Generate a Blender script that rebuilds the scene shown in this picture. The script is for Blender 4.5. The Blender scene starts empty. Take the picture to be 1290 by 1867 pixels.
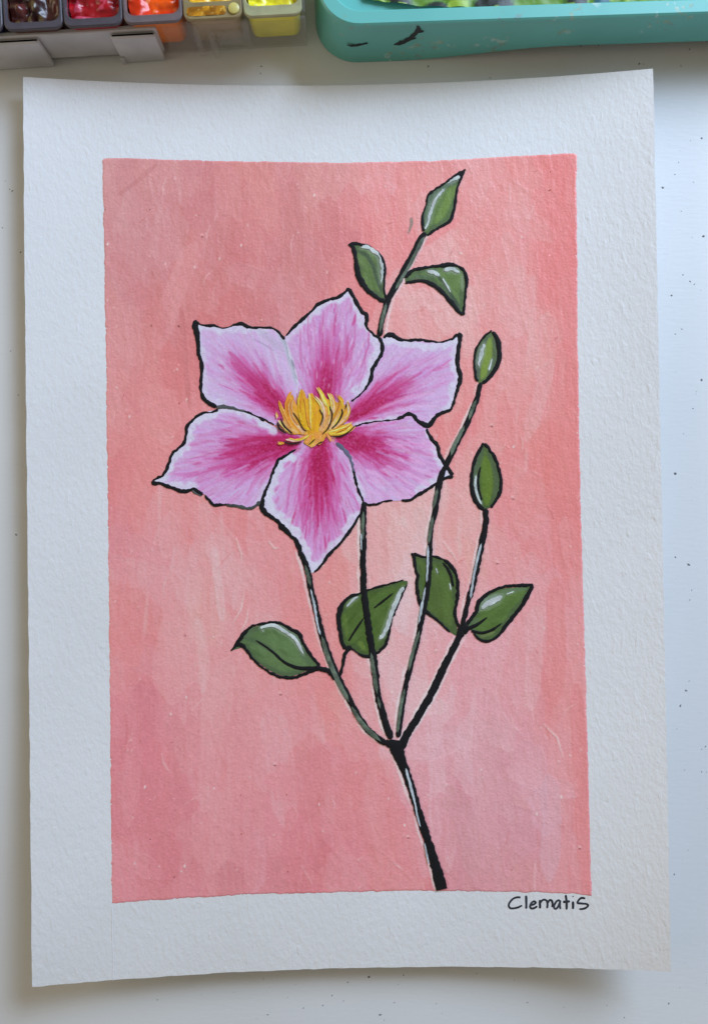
import bpy, math
import numpy as np
from mathutils import Vector
from mathutils.geometry import delaunay_2d_cdt

# ------------------------------------------------------------------ scene, camera, light
sc = bpy.context.scene
C = sc.collection
MM = 0.001
PX = 5.5            # photograph pixels per millimetre on the table top
D = 320.0           # camera height in millimetres
CX, CY = 645.0, 933.5

cam_d = bpy.data.cameras.new('camera')
cam = bpy.data.objects.new('camera', cam_d); C.objects.link(cam)
cam.location = (0, 0, D*MM)
cam_d.sensor_fit = 'VERTICAL'; cam_d.sensor_height = 36
cam_d.lens = 36*D/(1867/PX)
cam_d.clip_start = 0.01; cam_d.clip_end = 50
sc.camera = cam

world = bpy.data.worlds.new('World'); sc.world = world
world.use_nodes = True
bg = world.node_tree.nodes['Background']
bg.inputs['Color'].default_value = (1.0, 0.89, 0.73, 1)
bg.inputs['Strength'].default_value = 0.235

def area(name, az, el, dist, sx, sy, power, col, aim=(0, 0.02, 0)):
    l = bpy.data.lights.new(name, 'AREA'); l.shape = 'RECTANGLE'
    l.size = sx; l.size_y = sy; l.energy = power; l.color = col
    o = bpy.data.objects.new(name, l); C.objects.link(o)
    a, e = math.radians(az), math.radians(el)
    p = Vector((math.cos(a)*math.cos(e), math.sin(a)*math.cos(e), math.sin(e)))*dist + Vector(aim)
    o.location = p
    o.rotation_euler = (Vector(aim)-p).to_track_quat('-Z', 'Y').to_euler()
    return o
# the window: broad, cool, to the upper right of the table
area('window_light', 50, 35, 0.90, 0.50, 0.46, 10.9, (0.60, 0.755, 1.0))
# warm light of the room behind, from the left
area('room_light', 172, 23, 1.4, 1.0, 0.6, 4.8, (1.0, 0.85, 0.60))

vs = sc.view_settings
vs.view_transform = 'Standard'; vs.look = 'None'; vs.exposure = 0; vs.gamma = 1
vs.use_curve_mapping = False
try:
    sc.cycles.use_denoising = True
    sc.cycles.max_bounces = 6
    sc.cycles.transparent_max_bounces = 16
except Exception:
    pass

# ------------------------------------------------------------------ helpers
R0 = np.random.RandomState
def lin(c):
    c = np.asarray(c, float)/255.0
    return np.where(c <= 0.04045, c/12.92, ((c+0.055)/1.055)**2.4)
# seen colour -> paint albedo: divide by how bright and blue white paper looks at that height of the sheet
_PY = np.array([220., 900., 1700.]); _PW = lin(np.array([(209, 218, 236), (199, 207, 223), (189, 196, 209)]))
def alb(c, y):
    y = np.asarray(y, float).ravel()
    w = np.stack([np.interp(y, _PY, _PW[:, k]) for k in range(3)], -1)
    return np.clip(lin(c)*0.785/w, 0.004, 0.93)

_T = R0(5).rand(16, 256, 256).astype(np.float32)
def vn(x, y, k=0):
    """value noise, 0..1"""
    x = np.asarray(x, float); y = np.asarray(y, float)
    xi = np.floor(x).astype(int); yi = np.floor(y).astype(int)
    fx = x-xi; fy = y-yi
    fx = fx*fx*(3-2*fx); fy = fy*fy*(3-2*fy)
    t = _T[k % 16]
    a = t[yi & 255, xi & 255]; b = t[yi & 255, (xi+1) & 255]
    c = t[(yi+1) & 255, xi & 255]; d = t[(yi+1) & 255, (xi+1) & 255]
    return (a*(1-fx)+b*fx)*(1-fy)+(c*(1-fx)+d*fx)*fy

def tag(o, label=None, cat=None, group=None, kind=None):
    if label: o['label'] = label
    if cat: o['category'] = cat
    if group: o['group'] = group
    if kind: o['kind'] = kind
    return o
def empty(name, loc=(0, 0, 0), rz=0.0):
    o = bpy.data.objects.new(name, None); C.objects.link(o)
    o.location = loc; o.rotation_euler = (0, 0, rz); o.empty_display_size = 0.01
    return o
def mesh(name, co, faces, mat, parent=None, cols=None, smooth=True):
    """co: (N,3) metres, faces: list of tuples or int array (M,4)/(M,3)"""
    me = bpy.data.meshes.new(name)
    if isinstance(faces, np.ndarray):
        n = len(faces); k = faces.shape[1]
        me.vertices.add(len(co)); me.vertices.foreach_set('co', np.asarray(co, np.float32).ravel())
        me.loops.add(n*k); me.loops.foreach_set('vertex_index', faces.astype(np.int32).ravel())
        me.polygons.add(n)
        me.polygons.foreach_set('loop_start', np.arange(0, n*k, k, dtype=np.int32))
        me.update(calc_edges=True)
    else:
        me.from_pydata([tuple(p) for p in co], [], [tuple(f) for f in faces])
    me.validate()
    if cols is not None:
        at = me.color_attributes.new('Col', 'FLOAT_COLOR', 'POINT')
        c4 = np.ones((len(co), 4), np.float32); c4[:, :3] = cols
        at.data.foreach_set('color', c4.ravel())
    if smooth:
        me.polygons.foreach_set('use_smooth', np.ones(len(me.polygons), dtype=bool))
    if mat: me.materials.append(mat)
    me.update()
    o = bpy.data.objects.new(name, me); C.objects.link(o)
    o.parent = parent
    return o

# ------------------------------------------------------------------ materials
def mat(name):
    m = bpy.data.materials.new(name); m.use_nodes = True
    nt = m.node_tree
    return m, nt, nt.nodes['Principled BSDF']
def node(nt, t, **kw):
    n = nt.nodes.new(t)
    for k, v in kw.items(): setattr(n, k, v)
    return n
def noise(nt, scale, detail=3, rough=0.5, vec=None, stretch=None, rot=(0, 0, 0), coord='Object'):
    tc = node(nt, 'ShaderNodeTexCoord')
    src = tc.outputs[coord]
    if stretch:
        mp = node(nt, 'ShaderNodeMapping'); mp.inputs['Scale'].default_value = stretch
        mp.inputs['Rotation'].default_value = rot
        nt.links.new(src, mp.inputs['Vector']); src = mp.outputs['Vector']
    n = node(nt, 'ShaderNodeTexNoise')
    n.inputs['Scale'].default_value = scale; n.inputs['Detail'].default_value = detail
    n.inputs['Roughness'].default_value = rough
    nt.links.new(src, n.inputs['Vector'])
    return n
def ramp(nt, src, stops):
    r = node(nt, 'ShaderNodeValToRGB')
    while len(r.color_ramp.elements) < len(stops): r.color_ramp.elements.new(0.5)
    for e, (p, c) in zip(r.color_ramp.elements, stops):
        e.position = p; e.color = (*c, 1) if len(c) == 3 else c
    nt.links.new(src, r.inputs['Fac'])
    return r
def bump(nt, b, heights, dist):
    """heights: list of (socket, weight)"""
    cur = None
    for s, w in heights:
        mu = node(nt, 'ShaderNodeMath', operation='MULTIPLY'); mu.inputs[1].default_value = w
        nt.links.new(s, mu.inputs[0])
        if cur is None: cur = mu.outputs[0]
        else:
            ad = node(nt, 'ShaderNodeMath', operation='ADD')
            nt.links.new(cur, ad.inputs[0]); nt.links.new(mu.outputs[0], ad.inputs[1]); cur = ad.outputs[0]
    bp = node(nt, 'ShaderNodeBump'); bp.inputs['Strength'].default_value = 1.0
    bp.inputs['Distance'].default_value = dist
    nt.links.new(cur, bp.inputs['Height']); nt.links.new(bp.outputs['Normal'], b.inputs['Normal'])

# white laminate table
M_table, nt, b = mat('white_laminate')
n1 = noise(nt, 9, 3); r1 = ramp(nt, n1.outputs['Fac'], [(0.3, (0.715, 0.73, 0.725)), (0.7, (0.775, 0.785, 0.78))])
nt.links.new(r1.outputs['Color'], b.inputs['Base Color'])
b.inputs['Roughness'].default_value = 0.42
b.inputs['Specular IOR Level'].default_value = 0.35
n2 = noise(nt, 900, 2, stretch=(0.25, 1, 1))
bump(nt, b, [(n2.outputs['Fac'], 1)], 0.00004)

# cold-pressed paper
M_paper, nt, b = mat('cold_pressed_paper')
n1 = noise(nt, 30, 3); r1 = ramp(nt, n1.outputs['Fac'], [(0.3, (0.765, 0.765, 0.755)), (0.7, (0.80, 0.80, 0.795))])
nt.links.new(r1.outputs['Color'], b.inputs['Base Color'])
b.inputs['Roughness'].default_value = 0.62
b.inputs['Specular IOR Level'].default_value = 0.3
g1 = noise(nt, 680, 3, 0.6, stretch=(1.0, 0.55, 1), rot=(0, 0, 0.6))
g2 = noise(nt, 900, 2)
g3 = noise(nt, 420, 1, 0.5, stretch=(1.25, 0.5, 1), rot=(0, 0, -0.5))
rg = ramp(nt, g3.outputs['Fac'], [(0.62, (0, 0, 0)), (0.74, (1, 1, 1))])
bump(nt, b, [(g1.outputs['Fac'], 1.0), (g2.outputs['Fac'], 0.25), (rg.outputs['Color'], 0.26)], 0.00022)

# gouache film: colour laid down stroke by stroke on the vertices
def paint_mat(name, tooth, rough):
    m, nt, b = mat(name)
    at = node(nt, 'ShaderNodeAttribute', attribute_name='Col')
    nz = noise(nt, 1500, 3, 0.6)
    rr = ramp(nt, nz.outputs['Fac'], [(0.3, (0.93, 0.93, 0.93)), (0.7, (1.05, 1.05, 1.05))])
    mx = node(nt, 'ShaderNodeMix', data_type='RGBA', blend_type='MULTIPLY'); mx.inputs['Factor'].default_value = 1
    nt.links.new(at.outputs['Color'], mx.inputs['A']); nt.links.new(rr.outputs['Color'], mx.inputs['B'])
    nt.links.new(mx.outputs['Result'], b.inputs['Base Color'])
    b.inputs['Roughness'].default_value = rough
    b.inputs['Specular IOR Level'].default_value = 0.4
    t1 = noise(nt, 420, 3, 0.5, stretch=(1.2, 0.6, 1)); t2 = noise(nt, 1300, 2)
    bump(nt, b, [(t1.outputs['Fac'], 1.0), (t2.outputs['Fac'], 0.4)], tooth)
    return m
M_bg = paint_mat('gouache_ground', 0.00030, 0.38)
M_gou = paint_mat('gouache_paint', 0.00020, 0.46)
M_ink = paint_mat('black_ink', 0.00006, 0.6)
M_ink.node_tree.nodes['Principled BSDF'].inputs['Specular IOR Level'].default_value = 0.22

def plain(name, col, rough=0.4, spec=0.5, var=0.12, nscale=120, bmp=0.0, alpha=None, trans=None):
    m, nt, b = mat(name)
    n = noise(nt, nscale, 3)
    c = np.array(col)
    r = ramp(nt, n.outputs['Fac'], [(0.3, tuple(np.clip(c*(1-var), 0, 1))), (0.7, tuple(np.clip(c*(1+var), 0, 1)))])
    nt.links.new(r.outputs['Color'], b.inputs['Base Color'])
    b.inputs['Roughness'].default_value = rough; b.inputs['Specular IOR Level'].default_value = spec
    if bmp: bump(nt, b, [(n.outputs['Fac'], 1)], bmp)
    if alpha is not None: b.inputs['Alpha'].default_value = alpha
    if trans: b.inputs['Transmission Weight'].default_value = trans
    return m

# ------------------------------------------------------------------ the curled sheet: photograph pixel <-> sheet
TL, TR, BR, BL = map(np.array, ((42., 140.), (1189.5, 125.), (1222., 1772.), (59., 1800.)))
SAG_T, SAG_B = 23.0, -21.0
def uv_px(u, v):
    a, c = (u+1)/2, (v+1)/2
    x = (TL[0]*(1-a)+TR[0]*a)*(1-c)+(BL[0]*(1-a)+BR[0]*a)*c
    y = (TL[1]*(1-a)+TR[1]*a)*(1-c)+(BL[1]*(1-a)+BR[1]*a)*c
    y = y+(1-u*u)*(SAG_T*(1-c)+SAG_B*c)
    return x, y
def px_uv(x, y):
    x = np.asarray(x, float); y = np.asarray(y, float)
    u = np.zeros_like(x); v = np.zeros_like(x)
    for _ in range(6):
        c = (v+1)/2
        xl = TL[0]*(1-c)+BL[0]*c; xr = TR[0]*(1-c)+BR[0]*c
        u = 2*(x-xl)/(xr-xl)-1
        a = (u+1)/2
        yt = TL[1]*(1-a)+TR[1]*a+(1-u*u)*SAG_T; yb = BL[1]*(1-a)+BR[1]*a+(1-u*u)*SAG_B
        v = 2*(y-yt)/(yb-yt)-1
    return u, v
def sheet_z(u, v):
    return 0.7+(np.where(u > 0, 9.2, 6.4)+4.0*np.clip(v, 0, 1)*(u > 0))*np.abs(u)**2.8+5.5*np.sin(np.clip(v, 0, 1)*np.pi/2)**3+1.2*np.clip(-v, 0, 1.1)**2.2
def to_w(x, y, z):
    k = (D-z)/D
    return np.stack([(x-CX)/PX*k, (CY-y)/PX*k, z+np.zeros_like(x)], -1)*MM
def W(x, y, h=0.0):
    """a point of the sheet that the photograph shows at (x, y), h mm above its surface"""
    x = np.asarray(x, float); y = np.asarray(y, float)
    u, v = px_uv(x, y)
    return to_w(x, y, sheet_z(u, v)+h)

# ------------------------------------------------------------------ table
tb = mesh('table', np.array([(-3, -3, 0), (3, -3, 0), (3, 3, 0), (-3, 3, 0)], float), [(0, 1, 2, 3)], M_table, smooth=False)
tag(tb, 'white laminate table top', None, kind='structure')

# ------------------------------------------------------------------ painting: paper
painting = empty('painting', (0, 0, 0))
tag(painting, 'pink clematis flower painting on a curled sheet of white paper titled Clematis', 'painting')

def build_paper():
    nu, nv = 121, 161
    uu, vv = np.meshgrid(np.linspace(-1, 1, nu), np.linspace(-1, 1, nv))
    x, y = uv_px(uu, vv)
    r = R0(3)
    jx = (vn(np.linspace(0, 90, nv), np.zeros(nv), 3)-0.5)*1.6
    jy = (vn(np.linspace(0, 70, nu), np.zeros(nu), 4)-0.5)*1.6
    x[:, 0] += jx; x[:, -1] -= jx[::-1]; y[-1, :] += jy
    z = sheet_z(uu, vv)
    top = to_w(x, y, z).reshape(-1, 3)
    bot = top.copy(); bot[:, 2] -= 0.45*MM
    i = np.arange(nu*nv).reshape(nv, nu)
    q = np.stack([i[1:, :-1], i[1:, 1:], i[:-1, 1:], i[:-1, :-1]], -1).reshape(-1, 4)
    n = nu*nv
    qb = q[:, ::-1]+n
    ring = np.concatenate([i[0, :], i[1:, -1], i[-1, -2::-1], i[-2:0:-1, 0]])
    nx = np.roll(ring, -1)
    side = np.stack([ring, nx, nx+n, ring+n], -1)
    o = mesh('paper_sheet', np.vstack([top, bot]), np.vstack([q, qb, side]), M_paper, painting)
    o.data.set_sharp_from_angle(angle=math.radians(40))
    return o
paper = build_paper()

# faint knife-cut crease where masking tape was pulled off at the lower left
# ------------------------------------------------------------------ stroke painter
class Canvas:
    def __init__(s, x0, y0, x1, y1, col):
        s.x0, s.y0 = int(math.floor(x0)), int(math.floor(y0))
        s.W, s.H = int(math.ceil(x1))-s.x0+1, int(math.ceil(y1))-s.y0+1
        s.c = np.zeros((s.H, s.W, 3), np.float32)+np.asarray(col, np.float32)
        s.h = np.zeros((s.H, s.W), np.float32)
    def grid(s):
        return np.meshgrid(np.arange(s.W)+s.x0, np.arange(s.H)+s.y0)
    def stroke(s, pts, w, col, a=1.0, soft=1.2, bristle=0.0, seed=0, taper=(0.5, 0.5), relief=0.0, bs=0.35):
        pts = np.asarray(pts, float)
        m = w/2+soft+1
        xa = max(int(pts[:, 0].min()-m)-s.x0, 0); xb = min(int(pts[:, 0].max()+m)+2-s.x0, s.W)
        ya = max(int(pts[:, 1].min()-m)-s.y0, 0); yb = min(int(pts[:, 1].max()+m)+2-s.y0, s.H)
        if xb <= xa or yb <= ya: return
        gx, gy = np.meshgrid(np.arange(xa, xb)+s.x0, np.arange(ya, yb)+s.y0)
        seg = np.diff(pts, axis=0); L = np.hypot(seg[:, 0], seg[:, 1])+1e-6
        cum = np.concatenate([[0], np.cumsum(L)]); T = cum[-1]
        bd = np.full(gx.shape, 1e9); bt = np.zeros(gx.shape); bsd = np.zeros(gx.shape)
        for k in range(len(L)):
            dx, dy = seg[k]/L[k]
            rx, ry = gx-pts[k, 0], gy-pts[k, 1]
            t = np.clip(rx*dx+ry*dy, 0, L[k])
            ex, ey = rx-t*dx, ry-t*dy
            d = np.hypot(ex, ey); b = d < bd
            bd = np.where(b, d, bd); bt = np.where(b, t+cum[k], bt)
            bsd = np.where(b, ex*-dy+ey*dx, bsd)
        q = bt/T
        ww = w/2*np.clip(q/max(taper[0], 1e-3)*1.0+0.25, 0, 1)**0.6*np.clip((1-q)/max(taper[1], 1e-3)+0.25, 0, 1)**0.6
        al = np.clip((ww-bd)/soft+0.5, 0, 1)
        br = None
        if bristle:
            br = vn(bsd*bs+seed*7.3, bt*0.012+seed*3.1, seed)*0.7+vn(bsd*bs*2.7+seed, bt*0.03, seed+1)*0.3
            al = al*np.clip(1-bristle+bristle*2.2*(br-0.12), 0, 1)
        al = (al*a)[..., None].astype(np.float32)
        reg = s.c[ya:yb, xa:xb]
        s.c[ya:yb, xa:xb] = reg*(1-al)+np.asarray(col, np.float32)*al
        if relief:
            edge = np.exp(-((bd-ww*0.9)/2.0)**2)
            hh = relief*(edge*0.9+((br-0.5)*1.1 if br is not None else 0.3))
            s.h[ya:yb, xa:xb] = s.h[ya:yb, xa:xb]*(1-al[..., 0]*0.8)+hh*al[..., 0]
    def sample(s, x, y, arr=None):
        arr = s.c if arr is None else arr
        fx = np.clip(np.asarray(x)-s.x0, 0, s.W-1.001); fy = np.clip(np.asarray(y)-s.y0, 0, s.H-1.001)
        xi = fx.astype(int); yi = fy.astype(int); fx = fx-xi; fy = fy-yi
        if arr.ndim == 3: fx = fx[..., None]; fy = fy[..., None]
        return (arr[yi, xi]*(1-fx)+arr[yi, xi+1]*fx)*(1-fy)+(arr[yi+1, xi]*(1-fx)+arr[yi+1, xi+1]*fx)*fy

def spline(pts, step=2.0, closed=False):
    """Catmull-Rom resample of rows (x, y, extra...)"""
    p = np.asarray(pts, float)
    if closed: p = np.vstack([p[-1], p, p[0], p[1]])
    else: p = np.vstack([2*p[0]-p[1], p, 2*p[-1]-p[-2]])
    out = []
    for i in range(1, len(p)-2):
        n = max(int(np.hypot(*(p[i+1, :2]-p[i, :2]))/step), 1)
        t = (np.arange(n)/n)[:, None]
        a, b, c, d = p[i-1], p[i], p[i+1], p[i+2]
        q = 0.5*((2*b)+(-a+c)*t+(2*a-5*b+4*c-d)*t**2+(-a+3*b-3*c+d)*t**3)
        lo, hi = np.minimum(b, c), np.maximum(b, c)
        q[:, 2:] = np.clip(q[:, 2:], lo[2:], hi[2:])
        out.append(q)
    if not closed: out.append(p[-2:-1])
    return np.vstack(out)

_rs = [0]
def ribbon(name, pts, col, h, parent, ridge=0.10, jit=0.55, closed=False, mat=None, col2=None, ends=(1, 1), step=2.0, var=0.10):
    """a brush line of varying width, a real raised bead of paint; pts rows (x, y, width)"""
    _rs[0] += 1; sd = _rs[0]
    p = spline(pts, step, closed)
    n = len(p)
    tg = np.gradient(p[:, :2], axis=0)
    if closed: tg = (np.roll(p[:, :2], -1, 0)-np.roll(p[:, :2], 1, 0))
    tg /= (np.hypot(tg[:, 0], tg[:, 1])[:, None]+1e-9)
    nr = np.stack([-tg[:, 1], tg[:, 0]], -1)
    s = np.concatenate([[0], np.cumsum(np.hypot(*np.diff(p[:, :2], axis=0).T))])
    w = p[:, 2].copy()
    if not closed:
        for k, dd in ((0, s), (1, s[-1]-s)):
            if ends[k] == 0: continue
            hw = max(w[0 if k == 0 else -1], 2)*(0.55 if ends[k] == 1 else 1.6)
            q = np.clip(dd/hw, 0, 1)
            w *= np.clip(np.sqrt(1-(1-q)**2) if ends[k] == 1 else q, 0.06, 1)
    jl = (vn(s*0.16, np.full(n, sd*1.7), sd)-0.5)*2*jit+(vn(s*0.45, np.full(n, sd*2.7), sd+1)-0.5)*jit
    jr = (vn(s*0.16, np.full(n, sd*3.7), sd+2)-0.5)*2*jit+(vn(s*0.45, np.full(n, sd*4.7), sd+3)-0.5)*jit
    offs = np.array([-1, -0.62, 0, 0.62, 1.0]); hs = np.array([-0.25, 0.75, 1, 0.75, -0.25])
    X = np.zeros((n, 5)); Y = np.zeros((n, 5)); Z = np.zeros((n, 5))
    sc_ = np.clip(w/4, 0.2, 1)
    for k in range(5):
        o = offs[k]*w/2+(jl*sc_*max(-offs[k], 0)*-1+jr*sc_*max(offs[k], 0))
        X[:, k] = p[:, 0]+nr[:, 0]*o; Y[:, k] = p[:, 1]+nr[:, 1]*o
        Z[:, k] = h+ridge*hs[k]
    co = W(X.ravel(), Y.ravel(), Z.ravel())
    i = np.arange(n*5).reshape(n, 5)
    if closed:
        j = np.roll(i, -1, 0)
        q = np.stack([i[:, :-1], i[:, 1:], j[:, 1:], j[:, :-1]], -1).reshape(-1, 4)
    else:
        q = np.stack([i[:-1, :-1], i[:-1, 1:], i[1:, 1:], i[1:, :-1]], -1).reshape(-1, 4)
    q = q[:, ::-1] if True else q
    c = np.asarray(col, float)
    if col2 is not None:
        t = np.clip(s/s[-1], 0, 1)[:, None, None]
        cc = c*(1-t)+np.asarray(col2, float)*t
        cc = np.repeat(cc, 5, 1)
    else:
        cc = np.zeros((n, 5, 3))+c
    m = 1+var*2*(vn(X*0.09, Y*0.09, sd+4)-0.5)[..., None]+var*(vn(X*0.4, Y*0.4, sd+5)-0.5)[..., None]
    cc = cc*m
    o = mesh(name, co, q, mat or M_ink, parent, alb(np.clip(cc, 0, 255).reshape(-1, 3), Y.ravel()))
    # upward normals
    if o.data.polygons and o.data.polygons[0].normal.z < 0: o.data.flip_normals()
    return o

def in_poly(P, x, y):
    r = np.zeros(np.shape(x), bool); n = len(P)
    for i in range(n):
        x1, y1 = P[i]; x2, y2 = P[(i+1) % n]
        if y1 == y2: continue
        c = (y1 > y) != (y2 > y)
        r ^= c & (x < (x2-x1)*(y-y1)/(y2-y1)+x1)
    return r
def poly_dist(P, x, y, closed=True):
    P = np.asarray(P, float); d = np.full(np.shape(x), 1e9)
    n = len(P) if closed else len(P)-1
    for i in range(n):
        a, b = P[i], P[(i+1) % len(P)]
        e = b-a; L2 = e@e+1e-9
        t = np.clip(((x-a[0])*e[0]+(y-a[1])*e[1])/L2, 0, 1)
        d = np.minimum(d, np.hypot(x-a[0]-t*e[0], y-a[1]-t*e[1]))
    return d
def film(name, poly, canvas, h, parent, step=2.0, mat=None, relief=0.0):
    """a painted patch: outline polygon filled with a fine mesh, coloured from the stroke canvas"""
    P = np.asarray(poly, float)
    gx, gy = np.meshgrid(np.arange(P[:, 0].min(), P[:, 0].max(), step), np.arange(P[:, 1].min(), P[:, 1].max(), step*0.866))
    gx = gx+(np.arange(gx.shape[0]) % 2)[:, None]*step/2
    gx, gy = gx.ravel(), gy.ravel()
    k = in_poly(P, gx, gy); gx, gy = gx[k], gy[k]
    k = poly_dist(P[::2] if len(P) > 120 else P, gx, gy) > step*0.55; gx, gy = gx[k], gy[k]
    V = [Vector(p) for p in P]+[Vector(p) for p in zip(gx, gy)]
    n = len(P)
    vo, _, fo, *_ = delaunay_2d_cdt(V, [(i, (i+1) % n) for i in range(n)], [], 1, 1e-4)
    v = np.array([(p.x, p.y) for p in vo]); f = np.array([t for t in fo if len(t) == 3])
    hh = np.full(len(v), h)
    if relief: hh = hh+canvas.sample(v[:, 0], v[:, 1], canvas.h)*relief
    co = W(v[:, 0], v[:, 1], hh)
    o = mesh(name, co, f, mat or M_gou, parent, alb(np.clip(canvas.sample(v[:, 0], v[:, 1]), 0, 255), v[:, 1]))
    if o.data.polygons[0].normal.z < 0: o.data.flip_normals()
    return o

# ------------------------------------------------------------------ painting: pink ground
BGC = [(200,310,207,148,151),(300,400,206,144,150),(230,480,206,146,153),(400,450,205,129,134),(500,350,212,140,142),(600,320,217,157,157),
(560,500,204,135,142),(700,350,224,150,148),(700,420,222,138,136),(860,420,223,157,160),(950,350,228,150,145),(1020,330,229,134,134),(1030,500,229,140,140),
(900,560,223,166,162),(760,560,223,167,164),(600,470,207,136,138),(660,570,220,137,129),(230,620,208,138,142),(250,760,213,140,140),(330,640,209,131,131),
(300,720,213,135,128),(230,900,216,138,135),(300,940,221,145,138),(400,960,223,145,140),(470,970,223,140,131),(360,1100,221,160,164),(420,1050,219,168,175),
(500,1080,223,144,139),(600,1080,224,134,129),(700,980,221,164,162),(740,1080,216,177,187),(720,950,215,167,162),(720,1150,219,167,174),(840,980,223,162,164),
(900,800,224,151,149),(960,700,221,157,160),(1000,900,217,139,142),(1040,800,222,134,134),(950,1000,216,139,145),(880,740,224,139,136),(230,1100,216,142,145),
(250,1300,206,129,140),(330,1400,205,128,138),(400,1300,211,150,157),(450,1400,208,138,148),(560,1300,213,152,160),(620,1250,219,138,138),(640,1400,208,134,141),
(560,1500,203,129,139),(300,1560,202,129,139),(230,1600,206,127,137),(450,1600,203,135,145),(640,1600,206,129,139),(700,1250,216,162,172),(760,1230,218,162,170),
(850,1280,214,157,167),(900,1200,214,157,170),(950,1130,216,160,170),(1010,1100,213,136,143),(1020,1250,215,138,143),(900,1400,203,153,166),(820,1380,206,160,174),
(820,1500,201,151,166),(870,1550,196,138,150),(980,1480,201,152,170),(1050,1400,211,136,143),(1060,1550,209,128,136),(1000,1600,203,145,155),(740,1500,207,136,144),(760,1580,208,129,134)]
BGC = np.array(BGC, float)
BGC = np.vstack([BGC, [(240,1010,210,150,162),(330,1010,211,152,164),(450,1015,212,158,170),(480,1040,214,152,160),(880,1340,205,156,168),(960,1340,202,142,152),(1050,1340,205,130,138)]])
BGC[:, 4] = np.maximum(BGC[:, 4], BGC[:, 3]+3)+3
_k = np.clip((BGC[:, 1]-850)/350, 0, 1); BGC[:, 2] -= 1*_k; BGC[:, 3] += 2*_k; BGC[:, 4] += 1*_k
BGC[:, 2:] = BGC[:, 2:]*0.94+BGC[:, 2:].mean(0)*0.06
def bg_col(x, y, sig=58.0):
    d2 = (BGC[:, 0]-x)**2+((BGC[:, 1]-y)*0.75)**2
    w = np.exp(-d2/(2*sig*sig))+1e-6
    return (w[:, None]*BGC[:, 2:]).sum(0)/w.sum()

STEMS = {}   # filled below, needed for the pale halo beside each stem
STEM_TOP = [(776,424,11),(765,437,12),(755,459,13),(739,487.6,14),(723,518,14),(709,542,13),(700.7,568,12),(694.7,592,12),(691.6,613,11)]
STEM_BUD1 = [(876.4,697,9),(870.6,721,11),(861,748,12),(847.5,779,12),(832,808,12),(817,840,12),(806,862,12),(801,879,13),(795,914,13),(792.5,936,12),(785.4,964,10),(783.4,994,11),(783.4,1021,11),(780.4,1061,11),(774,1101,12),(766,1142,11),(756,1186,11),(741,1242,11),(733,1290,11),(725,1345,11)]
STEM_BUD2 = [(885,927,12),(884.5,956,12),(878,988,12),(871,1025,12),(862,1065,12),(853,1097,11),(845,1130,11),(843,1150,14)]
STEM_A = [(548,1005,10),(556,1026,11),(562,1046,13),(566,1071,13),(573,1098,13),(582,1138,14),(594.5,1184,15),(611,1226,15),(630,1263,14),(648.6,1298,13),(672,1332,13),(704,1357,14)]
STEM_B = [(663,916,12),(663,930,13),(662,971,13),(662,1057,13),(664,1084,14),(669,1125,14),(674.5,1165,14),(682,1210,15),(688,1263,14),(699,1306,14),(713,1348,16)]
STEM_C = [(842,1150,18),(833,1168,14),(809,1216,15),(788,1261,16),(759,1311,16),(741,1340,17),(732,1362,18)]
TRUNK = [(716,1352,22),(722,1364,30),(730,1385,24),(740,1410,19),(751,1443,18),(761,1476,16),(773,1513,17),(786,1554,19),(798,1594,23),(805,1622,25)]

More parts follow.
